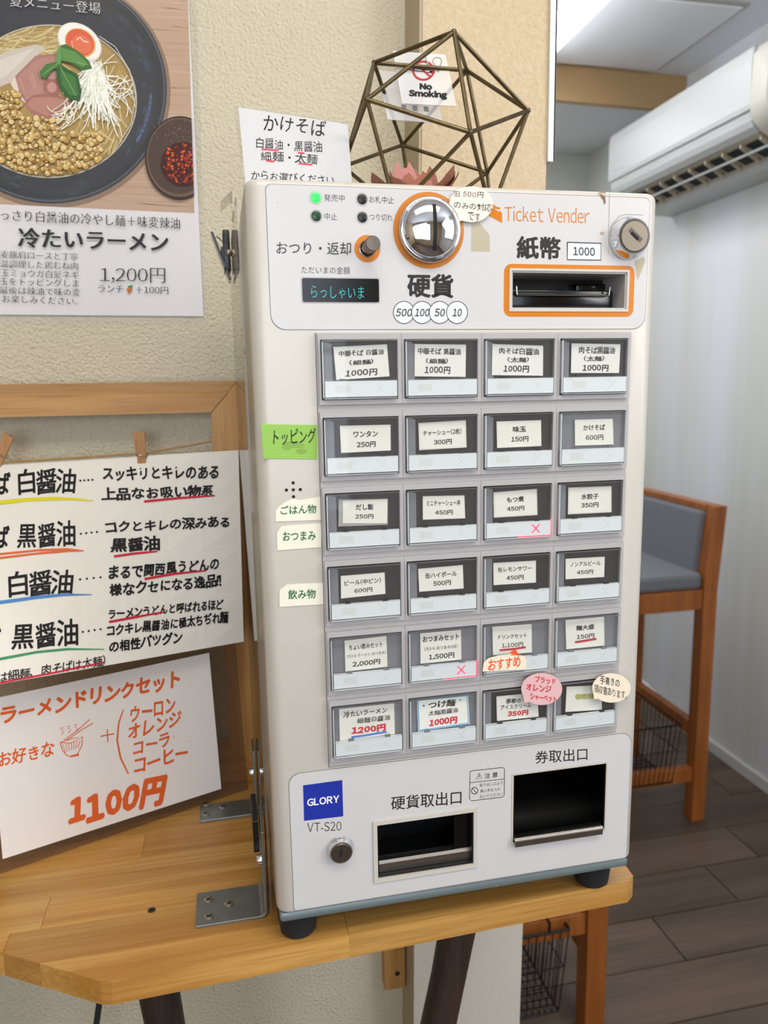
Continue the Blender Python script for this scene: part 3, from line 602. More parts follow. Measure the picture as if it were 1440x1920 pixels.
# ---- coin head
cc = F(803.8, 432.5, 0); m = MB(); m.lathe(cc, (0, -1, 0), [(.0252, .0003), (.0252, .0007), (.018, .0007)], 64); m.build('coin_ring', 'orange', mc)
m = MB(); r0 = .0218; m.lathe(cc, (0, -1, 0), [(r0, 0), (r0, .0045), (r0 - .0006, .0054), (r0 - .0018, .0056), (r0 - .0022, .0052)] + [((r0 - .0022) * math.cos(a_), .0052 + .0085 * math.sin(a_)) for a_ in [math.radians(k) for k in range(0, 91, 6)]], 72, smooth=True)
dome = m.build('coin_dome', 'chrome', mc, sharp=50)
m = MB(); sx = cc[0] + .0008; V = []
for k in range(13):
    z_ = -.0150 + .030 * k / 12; rr_ = math.hypot(z_, 0); hh = .0052 + .0085 * math.sqrt(max(0, 1 - (rr_ / (r0 - .0022)) ** 2)) + .0002
    xo = .0012 * (z_ / .015) ** 2; V += [(sx - .0013, -hh, cc[2] + z_), (sx + .0013, -hh, cc[2] + z_)]
m.add(V, [(2 * k, 2 * k + 1, 2 * k + 3, 2 * k + 2) for k in range(12)]); m.add([(x_, y_ + .004, z_) for x_, y_, z_ in V], [(2 * k, 2 * k + 2, 2 * k + 3, 2 * k + 1) for k in range(12)])
m.build('coin_slot', 'dark_hole', dome)
# ---- return lever
lc = F(688.5, 466.5, 0); m = MB(); m.lathe(lc, (0, -1, 0), [(.0089, .0003), (.0089, .0007), (.0058, .0007)], 40); m.build('lever_ring', 'orange', mc)
m = MB(); m.lathe(lc, (0, -1, 0), [(.0057, .0002), (.0057, .0009), (.005, .0009)], 32); m.build('lever_collar', 'chrome', mc)
m = MB(); m.lathe(lc, (0, -1, 0), [(.0052, .0008), (0, .0009)], 32); m.build('lever_well', 'dark_hole', mc)
m = MB(); m.lathe(lc, (0, -1, 0), [(.0041, 0), (.0041, .0165), (.0036, .0173), (.0046, .0173), (.0050, .0178), (.0050, .0198), (.0045, .0204), (0, .0205)], 32); m.build('return_lever', 'nickel', mc)
# ---- display
a, b = F(566, 521.5), F(710.5, 567); m = MB(); plate(m, [rrect(a[0] - .0008, b[2] - .0008, b[0] + .0008, a[2] + .0008, .0015)], -.0006, .0004); m.build('display_bezel', 'rail_grey', mc)
m = MB(); plate(m, [rrect(a[0], b[2], b[0], a[2], .0012)], -.0009, .0004); sc = m.build('display', 'black_gloss', mc)
m = MB(); ik = Ink(PL, m, .00095); ik.text('らっしゃいま', 583, 547.5, 682, 549.5, 23, '40c0c0', w=-.018); m.build('display_text', 'vfd', sc)
# ---- banknote slot
def recess(name, q, d, mt, th=.0012, y0=.0):
    x0, z0, x1, z1 = q; m = MB()
    for bx in ((x0, z0, x0 + th, z1), (x1 - th, z0, x1, z1), (x0 + th, z0, x1 - th, z0 + th), (x0 + th, z1 - th, x1 - th, z1)): m.box(bx[0], y0, bx[1], bx[2], d, bx[3])
    m.box(x0, d - .001, z0, x1, d, z1); return m.build(name, mt, mc)
mc_frame = MB(); plate(mc_frame, [[(h[0] - .0016, h[1] - .0016), (h[2] + .0016, h[1] - .0016), (h[2] + .0016, h[3] + .0016), (h[0] - .0016, h[3] + .0016)], ins(h, 0)], -.0012, .0012); mc_frame.build('banknote_bezel', 'machine_white', mc)
recess('banknote_recess', h, .044, 'rail_grey'); m = MB(); m.box(h[0] + .0013, .034, h[1] + .0013, h[2] - .0013, .0429, h[3] - .0013); m.build('banknote_mouth', 'black_plastic', mc)
m = MB(); m.bbox(h[0] + .0015, .008, h[1] + .0015, h[2] - .006, .043, h[1] + .0145, .0015); m.bbox(h[0] + .006, .005, h[1] + .010, h[2] - .011, .012, h[1] + .012, .0008); m.bbox(h[2] - .03, .020, h[1] + .0145, h[2] - .006, .043, h[1] + .021, .001); m.build('banknote_guide', 'black_gloss', mc)
m = MB(); m.tube([(h[0] + .0065, .0045, h[1] + .0105), (h[2] - .0115, .0045, h[1] + .0105)], .0005, 6); m.tube([(h[0] + .0065, .0045, h[1] + .0105), (h[0] + .0060, .0045, h[1] + .0165)], .0006, 6); m.tube([(h[2] - .0115, .0045, h[1] + .0105), (h[2] - .0108, .0045, h[1] + .0165)], .0006, 6); m.build('banknote_rail', 'steel', mc)
# ---- locks
def lock(cpx, r, rin, hgt, ang, name, slot, label, n_=None):
    c = F(*cpx, 0); m = MB(); m.lathe(c, (0, -1, 0), [(r, 0), (r, .0012), (r * .93, hgt * .35), (r * .82, hgt * .75), (rin * 1.14, hgt), (rin * 1.02, hgt), (rin * 1.02, hgt * .9)], 48); o = m.build(name, 'chrome', mc, sharp=60, label=label)
    m = MB(); m.lathe(c, (0, -1, 0), [(rin, hgt * .5), (rin, hgt * 1.0), (rin * .96, hgt * 1.06), (0, hgt * 1.06)], 40); m.build('cylinder_face', 'nickel', o)
    ca, sa = math.cos(ang), math.sin(ang); y_ = -hgt * 1.06 - .0001; sl, sw = slot
    def rc(u0, v0, u1, v1, yy): return [(c[0] + u * ca - v * sa, yy, c[2] + u * sa + v * ca) for u, v in ((u0, v0), (u1, v0), (u1, v1), (u0, v1))]
    m = MB(); m.hexa(rc(-sl, -sw, sl, sw, y_ + .002) + rc(-sl, -sw, sl, sw, y_)); m.build('keyhole', 'dark_hole', o)
    g = MB(); g.hexa(rc(-sl * 1.6, -sw * .8, sl * 1.6, sw * 2.2, y_ + .002) + rc(-sl * 1.6, -sw * .8, sl * 1.6, sw * 2.2, y_ + .00005)); g.build('key_plate', 'dark_steel', o)
lock((1176.5, 447.5), .0152, .0108, .0095, -.68, 'door_lock', (.0038, .0012), 'large chrome cylinder lock at the upper right')
lock((637.5, 1590), .0105, .0076, .0065, 1.5, 'cash_lock', (.0022, .0009), 'small chrome lock at the lower left')

# ---- button field
BX0, BX1, BZ1, BZ0 = -.0006, .2344, .0010, -.3168
m = MB(); plate(m, [rrect(BX0, BZ0, BX1, BZ1, .0004)], -.0010, .0010); m.build('button_panel', 'rail_grey', mc)
m = MB(); m.box(BX0 - .0005, -.0006, BZ0, BX0, 0, BZ1); m.box(BX0 - .0005, -.0006, BZ0 - .0006, BX1, 0, BZ0); m.box(BX1, -.0006, BZ0, BX1 + .0004, 0, BZ1); m.build('panel_seam', 'seam', mc)
PX, PZ = .0585, .0528
def z3(o, k): return lambda u, v: (o[0] + u / k, o[1] + v / k)
A1, A2, A3, A4, A5, A6 = z3((580, 610), 4.5), z3((890, 610), 4.5), z3((580, 890), 4.5), z3((880, 880), 4.5), z3((580, 1150), 4.5), z3((880, 1130), 4.235)
RD = 'd02a3c'
# (map, corners TL TR BR BL, insert or None, lines [(text, u0, u1, v, vh, style, weight, colour)], lit)
CARDS = [
 [(A1, ((202,183),(655,160),(677,430),(228,462)), 'b', [('中華そば 白醤油', .09,.93,.22,.20,'h',.010,0), ('(細麺)', .27,.72,.51,.17,'h',.012,0), ('1000円', .17,.78,.83,.22,'h',.014,0)], 0),
  (A1, ((890,158),(1322,163),(1318,435),(888,430)), 'b', [('中華そば 黒醤油', .06,.90,.22,.22,'h',.010,0), ('(細麺)', .22,.65,.52,.18,'h',.012,0), ('1000円', .19,.70,.80,.24,'h',.014,0)], 0),
  (A2, ((150,158),(578,172),(576,425),(145,420)), 'b', [('肉そば白醤油', .13,.92,.21,.24,'h',.008,0), ('(太麺)', .30,.72,.49,.19,'h',.012,0), ('1000円', .22,.73,.79,.24,'h',.02,0)], 0),
  (A2, ((818,152),(1230,160),(1218,402),(812,402)), 'b', [('肉そば黒醤油', .15,.90,.22,.26,'h',.008,0), ('(太麺)', .26,.68,.51,.20,'h',.012,0), ('1000円', .23,.78,.83,.24,'h',.02,0)], 0)],
 [(A1, ((258,848),(685,838),(687,1055),(268,1077)), 'b', [('ワンタン', .26,.75,.33,.24,'p',.016,0), ('250円', .32,.70,.73,.22,'p',.016,0)], 0),
  (A1, ((920,825),(1320,800),(1327,1030),(928,1053)), 'b', [('チャーシュー(2枚)', .09,.90,.39,.22,'p',.010,0), ('300円', .31,.69,.75,.20,'p',.016,0)], 0),
  (A2, ((185,812),(560,800),(563,1018),(190,1035)), 'b', [('味玉', .36,.66,.32,.23,'p',.02,0), ('150円', .32,.71,.70,.21,'p',.016,0)], 0),
  (A2, ((845,797),(1165,788),(1172,1005),(847,1015)), None, [('かけそば', .22,.79,.32,.23,'p',.010,0), ('600円', .28,.74,.71,.21,'p',.008,0)], 0)],
 [(A3, ((283,222),(660,205),(655,410),(282,410)), 'b', [('だし飯', .29,.69,.30,.27,'p',.016,0), ('250円', .28,.69,.71,.20,'p',.012,0)], 0),
  (A3, ((957,182),(1308,175),(1315,368),(958,380)), 'b', [('ミニチャーシュー丼', .09,.90,.31,.25,'p',.008,0), ('450円', .29,.71,.72,.21,'p',.014,0)], 0),
  (A4, ((203,195),(570,165),(575,385),(208,408)), 'b', [('もつ煮', .30,.70,.34,.22,'p',.02,0), ('450円', .30,.70,.70,.19,'p',.014,0)], 1),
  (A4, ((835,155),(1200,142),(1200,362),(832,380)), 'b', [('水餃子', .30,.70,.36,.22,'p',.014,0), ('350円', .30,.70,.69,.19,'p',.014,0)], 0)],
 [(A3, ((265,855),(635,825),(642,1005),(268,1045)), 'b', [('ビール(中ビン)', .08,.91,.34,.25,'p',.010,0), ('600円', .30,.71,.73,.21,'p',.012,0)], 0),
  (A3, ((918,795),(1295,762),(1302,960),(928,988)), 'b', [('缶ハイボール', .15,.86,.33,.24,'p',.012,0), ('500円', .32,.72,.70,.22,'p',.012,0)], 0),
  (A4, ((203,790),(562,770),(562,955),(205,977)), 'b', [('缶レモンサワー', .10,.90,.32,.23,'p',.010,0), ('450円', .30,.71,.72,.22,'p',.012,0)], 0),
  (A4, ((812,755),(1142,737),(1138,908),(812,928)), 'b', [('ノンアルビール', .12,.90,.29,.23,'p',.008,0), ('450円', .29,.71,.71,.22,'p',.010,0)], 0)],
 [(A5, ((297,232),(650,192),(660,450),(305,492)), None, [('ちょい飲みセット', .10,.90,.24,.19,'p',.010,0), ('(ｱﾙｺｰﾙ･ラーメン･おつまみ)', .04,.97,.52,.12,'p',.006,0), ('2,000円', .17,.83,.80,.18,'p',.016,0)], 0),
  (A5, ((935,170),(1280,140),(1283,390),(938,425)), None, [('おつまみセット', .06,.95,.21,.20,'p',.016,0), ('(ｱﾙｺｰﾙ･おつまみ3点)', .10,.91,.53,.13,'p',.006,0), ('1,500円', .20,.83,.82,.19,'p',.016,0)], 1),
  (A6, ((183,193),(495,170),(497,395),(188,418)), None, [('ドリンクセット', .14,.87,.38,.16,'p',.010,0), ('1,100円', .23,.78,.69,.17,'p',.006,0)], 0),
  (A6, ((763,140),(1070,110),(1073,340),(770,370)), None, [('麺大盛', .27,.74,.31,.18,'p',.016,0), ('150円', .28,.74,.62,.16,'p',.012,0)], 0)],
 [(A5, ((250,795),(715,745),(722,1018),(258,1075)), None, [('冷たいラーメン', .07,.87,.24,.20,'h',.010,0), ('細麺白醤油', .32,.92,.47,.18,'h',.004,0), ('1200円', .21,.84,.76,.24,'h',.04,1)], 0),
  (A5, ((905,725),(1338,685),(1352,935),(920,998)), None, [('つけ麺', .22,.76,.22,.24,'h',.014,0), ('太麺黒醤油', .21,.79,.48,.18,'h',.002,0), ('1000円', .21,.77,.79,.24,'h',.04,1)], 0),
  (A6, ((215,745),(540,715),(550,905),(220,940)), 'b', [('季節の', .22,.60,.24,.22,'h',.014,0), ('アイスクリーム', .09,.83,.48,.22,'h',.008,0), ('350円', .25,.76,.77,.24,'h',.04,1)], 0),
  (A6, ((773,668),(1050,655),(1053,850),(763,868)), 'b', [('領収書', .24,.80,.42,.22,'p',.03,2)], 0)]]
LAB = [['handwritten white card for 1000 yen noodles, first of top row', 'handwritten card, second of top row', 'handwritten card, third of top row', 'handwritten card, last of top row']]
for r in range(6):
    for c in range(4):
        mp, cor, insrt, lines, lit = CARDS[r][c]
        x, z = c * PX, -r * PZ
        m = MB(); ox0, ox1, oz0, oz1 = x + .0001, x + PX - .0001, z - .0478, z + .0002
        cx0, cx1, cz0, cz1 = x + .0024, x + .0552, z - .0440, z - .0044
        plate(m, [rrect(ox0, oz0, ox1, oz1, .0003), rrect(cx0 - .0006, cz0 - .0006, cx1 + .0006, cz1 + .0006, .0005)], -.0042, .0032)
        b = m.build('menu_button', 'button_grey', mc, bev=.0003)
        m = MB(); m.box(cx0 - .0005, -.0016, cz0 - .0005, cx1 + .0005, -.0011, cz1 + .0005); m.build('button_well', 'insert_black' if insrt else 'recess_grey', b)
        iz0 = z - .0315
        m = MB(); m.box(cx0 + .0005, -.0022, cz0 + .0005, cx0 + .0055, -.0017, cz1 - .0012); 
        if insrt: m.box(cx0 + .0055, -.0022, cz0 + .0005, cx0 + .0075, -.0017, cz1 - .0022)
        m.build('side_liner', 'recess_grey', b)
        pts = [mp(*q) for q in cor]; S = Plane((0, -.0030, 0), (0, 1, 0)); m = MB(); base = 'e8e4d8' if r else 'e6e3da'
        if r == 5 and c == 1: base = 'f2efe4'
        if (r, c) == (2, 0):
            pu = [A3(248, 210), A3(662, 203), A3(662, 422), A3(246, 437)]; S2 = Plane((0, -.0026, 0), (0, 1, 0)); sheet(m, S2, pu, .0002, 'a8a59c')
        if r >= 1 and insrt and (r, c) not in ((2, 0), (5, 2), (5, 3)):
            pass
        sheet(m, S, pts, .0003, base); ik = Ink(S, m, .00006)
        P4 = [np.array(p, float) for p in pts]
        def uv(u, v): return P4[0] * (1 - u) * (1 - v) + P4[1] * u * (1 - v) + P4[2] * u * v + P4[3] * (1 - u) * v
        hh = (P4[3][1] - P4[0][1] + P4[2][1] - P4[1][1]) / 2
        if (r, c) == (5, 1): ik.frame([uv(.02, .03), uv(.98, .03), uv(.98, .97), uv(.02, .97)], 3.6, '7fb4d8'); ik.ell(*uv(.13, .22), 2.2, 2.2, '3f86c8', 10); ik.line([uv(.82, .16), uv(.87, .15)], 2, '3f86c8')
        if (r, c) in ((2, 2), (2, 3), (1, 1)): ik.frame([uv(.02, .03), uv(.98, .03), uv(.98, .97), uv(.02, .97)], .9, 'c9c6bc')
        for tx, u0, u1, v, vh, st, wt, cl in lines:
            a_, b_ = uv(u0, v), uv(u1, v)
            if cl == 2: ik.text(tx, *a_, *b_, hh * vh * 1.06, '7f8038', st, .05)
            wt = wt + (.011 if vh > .135 else .003)
            ik.text(tx, *a_, *b_, hh * vh, {0: '24211f', 1: RD, 2: 'd6d07c'}[cl], st, wt if cl != 2 else .0)
        if (r, c) == (4, 2): ik.line([uv(.17, .84), uv(.5, .83), uv(.84, .80)], 4, 'c03045')
        if (r, c) == (4, 3): ik.line([uv(.23, .79), uv(.5, .77), uv(.79, .74)], 4.4, 'c03045')
        if (r, c) == (5, 0): ik.line([uv(.21, .94), uv(.5, .93), uv(.85, .90)], 4, '4a7ec4')
        m.build('price_card', 'print', b)
        # white translucent strip with the cross mark
        sz0, sz1 = z - .0427, z - .0318
        m = MB(); m.box(cx0 + .0016, -.0062, sz0, cx1 - .0007, -.0034, sz1, 0, lin('dfe3e3')); ik = Ink(Plane((0, -.0062, 0), (0, 1, 0)), m, .00004)
        def w2(xx, zz): return project((xx, -.0062, zz))
        ik.poly([w2(cx0 + .0085, sz1 - .0028), w2(cx0 + .019, sz1 - .0028), w2(cx0 + .019, sz0 + .0028), w2(cx0 + .0085, sz0 + .0028)], 'd8d9d6')
        xc, zc_ = cx1 - .0125, (sz0 + sz1) / 2
        if not lit:
            for s_ in (1, -1): ik.line([w2(xc - .0028, zc_ - .003 * s_), w2(xc + .0028, zc_ + .003 * s_)], .8, 'c9cfcd')
        st_ = m.build('indicator_strip', 'strip_white', b)
        if lit:
            m = MB(); ik = Ink(Plane((0, -.0062, 0), (0, 1, 0)), m, .00006)
            for s_ in (1, -1): ik.line([w2(xc - .0031, zc_ - .0033 * s_), w2(xc + .0031, zc_ + .0033 * s_)], 2.2, 'ff5068')
            m.box(cx1 - .026, -.0060, cz0 + .0002, cx1 - .0002, -.0040, cz0 + .0008); m.box(cx1 - .0006, -.0060, cz0 + .0008, cx1 - .0001, -.0040, cz0 + .013)  # glowing bars stand in for red light spilling along the cover edges
            o = m.build('sold_out_light', 'red_glow', b); o['label'] = 'lit red cross mark with painted red edge glow'
        m = MB(); m.box(cx0 + .0115, -.0062, sz1 + .0001, cx0 + .0155, -.0044, sz1 + .0014); m.box(cx1 - .0135, -.0062, sz1 + .0001, cx1 - .0095, -.0044, sz1 + .0014); m.build('cover_clip', 'black_plastic' if insrt else 'recess_grey', b)
        m = MB(); m.box(cx0, -.0078, cz0, cx1, -.0070, cz1)
        for q in ((cx0, cz0, cx0 + .0007, cz1), (cx1 - .0007, cz0, cx1, cz1), (cx0, cz0, cx1, cz0 + .0007), (cx0, cz1 - .0007, cx1, cz1)): m.box(q[0], -.0070, q[1], q[2], -.0046, q[3])
        m.box(cx0 + .0007, -.0076, sz1 + .0002, cx1 - .0007, -.0064, sz1 + .0008)
        m.build('clear_cover', 'button_cover', b, bev=.00025)
        m = MB(); m.box(cx0 + .0001, -.0069, cz0 + .001, cx0 + .0007, -.0050, cz1 - .001); m.box(cx0 + .0012, -.0069, cz0 + .0001, cx1 - .0012, -.0052, cz0 + .0005); m.build('cover_highlight', 'edge_highlight', b)  # pale bars painted in as the highlight on the cover's left and bottom edges
        m = MB(); m.box(cx0, -.0072, cz1 - .0006, cx1, -.0050, cz1 - .0001); m.build('cover_top_shade', 'dark_edge', b)  # dark bar painted in for the shaded top edge of the clear cover
# ---- stickers on the left of the buttons
def sticker(name, label, pts, col, y, th=.0003, mt='print', fn=None, parent=mc, n=1):
    S = Plane((0, y, 0), (0, 1, 0)); m = MB(); sheet_poly(m, S, pts, th, col); ik = Ink(S, m, .00006)
    if fn: fn(ik)
    return m.build(name, mt, parent, label=label)
def ft(ik):
    for k in range(16): ik.line([(491, 799 + k * 4), (594, 800 + k * 4)], .7, '86b450')
    for k in range(7): ik.ell(552 + random.uniform(-16, 16), 840 + random.uniform(-10, 10), 10, 5, '83a94b', 12)
    ik.text('トッピング', 512, 820, 592, 817, 30, '1f2a1a', 'h', .008)
sticker('green_tape', 'lime green tape marked for toppings', [(489.5, 795), (594, 797), (595, 861), (494, 860)], '98c65a', -.0004, fn=ft)
for cx, cy in ((549.6, 905.3), (537, 918.8), (550, 918.4), (563, 917.8), (550.3, 931.3)):
    m = MB(); m.lathe(F(cx, cy, 0), (0, -1, 0), [(.00115, .0), (.00115, .0002), (0, .0002)], 16); m.build('speaker_hole', 'dark_hole', mc)
GR = '1f6b3c'
sticker('rice_sticker', 'cream sticker for rice dishes, torn at its top left', [(517, 957), (525, 948), (536, 941), (549, 935), (560, 938), (590, 933), (602, 931), (602, 975), (517, 978)], 'eae6d2', -.0005, fn=lambda ik: ik.text('ごはん物', 526, 957, 593, 954, 17, GR, w=.016))
sticker('snack_sticker', 'cream sticker for snacks below the rice sticker', [(519, 1000), (527, 987), (540, 985), (603, 981), (602, 1026), (520, 1032)], 'eae6d2', -.00055, fn=lambda ik: ik.text('おつまみ', 530, 1006, 592, 1004, 18, GR, w=.016))
sticker('drink_sticker', 'cream sticker for drinks, lowest of three', [(524, 1107), (538, 1096), (606, 1093), (607, 1133), (524, 1138)], 'eae6d2', -.0005, fn=lambda ik: ik.text('飲み物', 540, 1115, 592, 1113, 18, GR, w=.016))
# ---- speech bubble stickers
def bubble(cx, cy, rx, ry, tail):
    P = []; n = 40; ta = math.atan2(tail[1] - cy, tail[0] - cx)
    for k in range(n):
        a_ = ta + 2 * math.pi * k / n
        if k == 0: P.append(tail); continue
        if k in (1,) or k == n - 1: a_ = ta + (.24 if k == 1 else -.24)
        P.append((cx + rx * math.cos(a_), cy + ry * math.sin(a_)))
    return P
def fb(ik):
    ik.text('旧 500円', 852, 363, 907, 366, 12, K, 'h', .008); ik.text('のみの対応', 851, 384, 923, 390, 15, K, 'h', .008); ik.text('です', 877, 404, 900, 408, 16, K, 'h', .008)
sticker('bubble_sticker', 'cream speech bubble sticker beside the coin dome', bubble(883.5, 383, 41, 33.5, (858, 416)), 'ece2d0', -.0026, fn=fb)
def fp_(ik):
    ik.text('ブラッド', 1003, 1273, 1042, 1278, 13, 'c8283c', 'h', .022); ik.text('オレンジ', 987, 1287, 1034, 1293, 14, 'c8283c', 'h', .022); ik.text('シャーベット', 994, 1305, 1043, 1311, 13, 'c8283c', 'h', .022)
sticker('pink_bubble_sticker', 'pale pink speech bubble sticker with red handwriting', bubble(1015.8, 1292, 38.5, 30, (983, 1318)), 'dcb3b2', -.0086, fn=fp_)
def fh(ik):
    ik.text('手書きの', 1125, 1274, 1162, 1282, 16, K, 'h', .010); ik.text('領収書あります。', 1114, 1290, 1175, 1304, 17, K, 'h', .006)
sticker('receipt_bubble_sticker', 'cream speech bubble sticker over the last button', bubble(1146.5, 1290, 36, 27.5, (1114, 1311)), 'ecdfc8', -.0086, fn=fh)
def fo(ik):
    ik.text('おすすめ', 915, 1247, 976, 1240, 22, 'e2552c', 'h', .016); ik.poly([(955, 1224), (966, 1217), (975, 1230), (970, 1229)], 'e85a2a'); ik.line([(958, 1228), (974, 1227)], 2, 'e85a2a')
sticker('recommend_sticker', 'cream rounded sticker with orange brush lettering', [(907, 1242), (917, 1234), (935, 1229), (965, 1226), (984, 1231), (987, 1240), (986, 1255), (905, 1259)], 'ecdfc6', -.0086, fn=fo)
m = MB(); sheet_poly(m, Plane((0, -.0006, 0), (0, 1, 0)), [(884, 420), (898, 416), (918, 440), (919, 472), (883, 471)], .0001, 'ded8bf'); m.build('tape_scrap', 'tape', mc)
m = MB(); sheet_poly(m, Plane((0, -.0006, 0), (0, 1, 0)), [(1190, 490), (1207, 481), (1210, 488), (1198, 522), (1195, 525)], .0001, 'ded8bf'); m.build('tape_scrap', 'tape', mc)

# ---- lower decal
LX0, LX1, LZ0, LZ1 = -.0311, .2490, -.4320, -.3195
hc, ht = HO['coin'], HO['tick']; fr = [(hc[0] - .0034, hc[1] - .0034), (hc[2] + .0034, hc[1] - .0034), (hc[2] + .0034, hc[3] + .0034), (hc[0] - .0034, hc[3] + .0034)]
m = decal('outlet_decal', LX0, LZ0, LX1, LZ1, (.009, .009, .002, .002), [fr, ins(ht, .0014)])
ik = Ink(PL, m, .00045)
ik.poly([(568, 1472), (641.5, 1462), (643.5, 1530), (570, 1538.5)], '20329c'); ik.text('GLORY', 575.5, 1504.5, 636, 1497, 14, 'f2f2f4', w=.022)
ik.text('VT-S20', 576, 1551, 640, 1548, 17, K, w=-.004)
ik.text('硬貨取出口', 733, 1506, 865, 1494, 26, K, w=.008); ik.text('券取出口', 1003, 1420, 1101, 1413, 24, K, w=.006)
ik.frame([(881, 1446), (886, 1444.5), (942, 1438.5), (945.5, 1441), (945, 1490), (942, 1494), (884, 1501), (880, 1498)], 1.2, K); ik.line([(880.5, 1467), (945, 1460)], 1.1, K)
ik.text('注 意', 908, 1454.5, 933, 1451.5, 10, K, w=.012); ik.frame([(898, 1449.5), (903.5, 1459), (892.5, 1460.5)], 1, K); ik.line([(898, 1453), (898, 1457)], 1.1, K)
ik.text('取り出し口より', 899, 1472, 942, 1467, 6, K, w=0); ik.text('奥に手を入れ', 900, 1483, 938, 1478.5, 6, K, w=0); ik.text('ないでください', 899, 1493.5, 942, 1488, 6, K, w=0)
ik.ring(889.5, 1482, 6, 6.2, 1.3, K); ik.line([(885.5, 1477.5), (893.5, 1486.5)], 1.2, K)
for q in ((780, 1466), (915, 1438), (930, 1660)): ik.ell(*q, 1.6, 1, 'bdb8b0', 8)
m.build('outlet_decal', 'decal_white', mc, label='white lower decal around the coin and ticket outlets')
m = MB(); plate(m, [[(fr[0][0] + .0001, fr[0][1] + .0001), (fr[1][0] - .0001, fr[1][1] + .0001), (fr[2][0] - .0001, fr[2][1 - 0] - .0001), (fr[3][0] + .0001, fr[3][1] - .0001)], ins(hc, 0)], -.0016, .0016); m.build('coin_outlet_frame', 'machine_white', mc, bev=.0004)
recess('coin_outlet', hc, .049, 'black_plastic')
m = MB(); prof = [(.004, hc[1] + .0015), (.004, hc[1] + .0085), (.0055, hc[1] + .0105), (.009, hc[1] + .0112), (.012, hc[1] + .0105), (.012, hc[1] + .0015)]; n = len(prof)
m.add([(hc[0] + .0013, a_, b_) for a_, b_ in prof] + [(hc[2] - .0013, a_, b_) for a_, b_ in prof], [tuple(range(n)), tuple(range(n, 2 * n))[::-1]] + [(i, (i + 1) % n, n + (i + 1) % n, n + i) for i in range(n)], smooth=False); m.build('coin_tray_lip', 'steel', mc)
m = MB(); m.box(hc[2] - .014, .006, hc[1] + .002, hc[2] - .0013, .008, hc[3] - .0014); m.build('tray_partition', 'black_gloss', mc)
m = MB(); plate(m, [ins(ht, .0013), ins(ht, 0)], -.0008, .0008); m.build('ticket_outlet_frame', 'machine_white', mc)
recess('ticket_outlet', ht, .059, 'black_gloss')
m = MB(); V = []; N_ = 10
for k in range(N_ + 1):
    a_ = math.radians(8 + 80 * k / N_); V += [(ht[0] + .0014, .056 - .05 * math.cos(a_) * 1.0, ht[1] + .002 + .038 * (1 - math.sin(a_)) * .0 + .040 * (1 - math.cos(math.pi / 2 - a_)) * 0 + .042 * (k / N_) ** 2), (ht[2] - .0014, .056 - .05 * math.cos(a_), ht[1] + .002 + .042 * (k / N_) ** 2)]
m.add(V, [(2 * k, 2 * k + 1, 2 * k + 3, 2 * k + 2) for k in range(N_)], smooth=True); m.build('ticket_chute', 'black_gloss', mc)
a, b = F(966, 1573, -.004), F(1129, 1547, -.004); zt_ = (a[2] + b[2]) / 2; m = MB(); prof = [(.004, zt_ - .001), (-.001, zt_), (-.004, zt_ - .0006), (-.0052, zt_ - .002), (-.0048, zt_ - .0075), (-.0035, zt_ - .0082), (-.0035, zt_ - .0025), (.004, zt_ - .0025)]; n = len(prof)
m.add([(a[0], p_, q_) for p_, q_ in prof] + [(b[0], p_, q_) for p_, q_ in prof], [(i, (i + 1) % n, n + (i + 1) % n, n + i) for i in range(n)] + [(0, 1, 2, 7), (2, 3, 6, 7), (3, 4, 5, 6), (7 + n, 2 + n, 1 + n, n), (7 + n, 6 + n, 3 + n, 2 + n), (6 + n, 5 + n, 4 + n, 3 + n)]); m.build('ticket_tray_lip', 'steel', mc, bev=.0004)
# ================================================================== THINGS ON THE WALL AND THE TABLE, LEFT
Z1 = lambda u, v: (u / 3, v / 3); Z6 = lambda u, v: (u / 3, 700 + v / 3); Z7 = lambda u, v: (u / 2.769, 1200 + v / 2.769); Z2 = lambda u, v: (420 + u / 2.3226, v / 2.3226)
def seg(f, x0, y0, x1, y1): return (*f(x0, y0), *f(x1, y1))
# ---- ramen poster
ps = thing('menu_poster', 'laminated poster of a black ramen bowl on the cream wall', 'poster', (-.2, YW - .001, .034))
SP = Plane((0, YW - .0030, 0), (0, 1, 0)); m = MB(); sheet(m, SP, [(-160, -75), (366, -75), (388, 606), (-160, 604)], .0004, 'ffffff'); m.build('laminate', 'laminate', ps)
SQ = Plane((0, YW - .0022, 0), (0, 1, 0)); m = MB(); sheet(m, SQ, [(-150, -65), (350.5, -65), (381.5, 593), (-150, 588.5)], .0002, 'e7e3e2')
ik = Ink(SQ, m, .00002, 1.2e-6)
def px_edge(y): return 352.5 + .0305 * y
def cpoly(pts, col):
    q = clip(pts, 1, -.0305, 352.5); q = clip(q, -.0466, 1, 383)
    if len(q) > 2: ik.poly(q, col)
def cell(cx, cy, rx, ry, col, n=28, rot=0):
    c_, s_ = math.cos(math.radians(rot)), math.sin(math.radians(rot))
    cpoly([(cx + rx * math.cos(t) * c_ - ry * math.sin(t) * s_, cy + rx * math.cos(t) * s_ + ry * math.sin(t) * c_) for t in [2 * math.pi * k / n for k in range(n)]], col)
cpoly([(-145, -60), (352, -60), (366, 401), (-145, 376)], 'c2a183')
rn = random.Random(5)
for k in range(60):
    yy = rn.uniform(-60, 395); xx = rn.uniform(120, 340); cpoly([(xx, yy), (xx + rn.uniform(30, 160), yy + rn.uniform(2, 8)), (xx + 200, yy + 10), (xx, yy + 1.5)], rn.choice(['b8967a', 'c9aa8c', 'b99a7c', 'cbb094']))
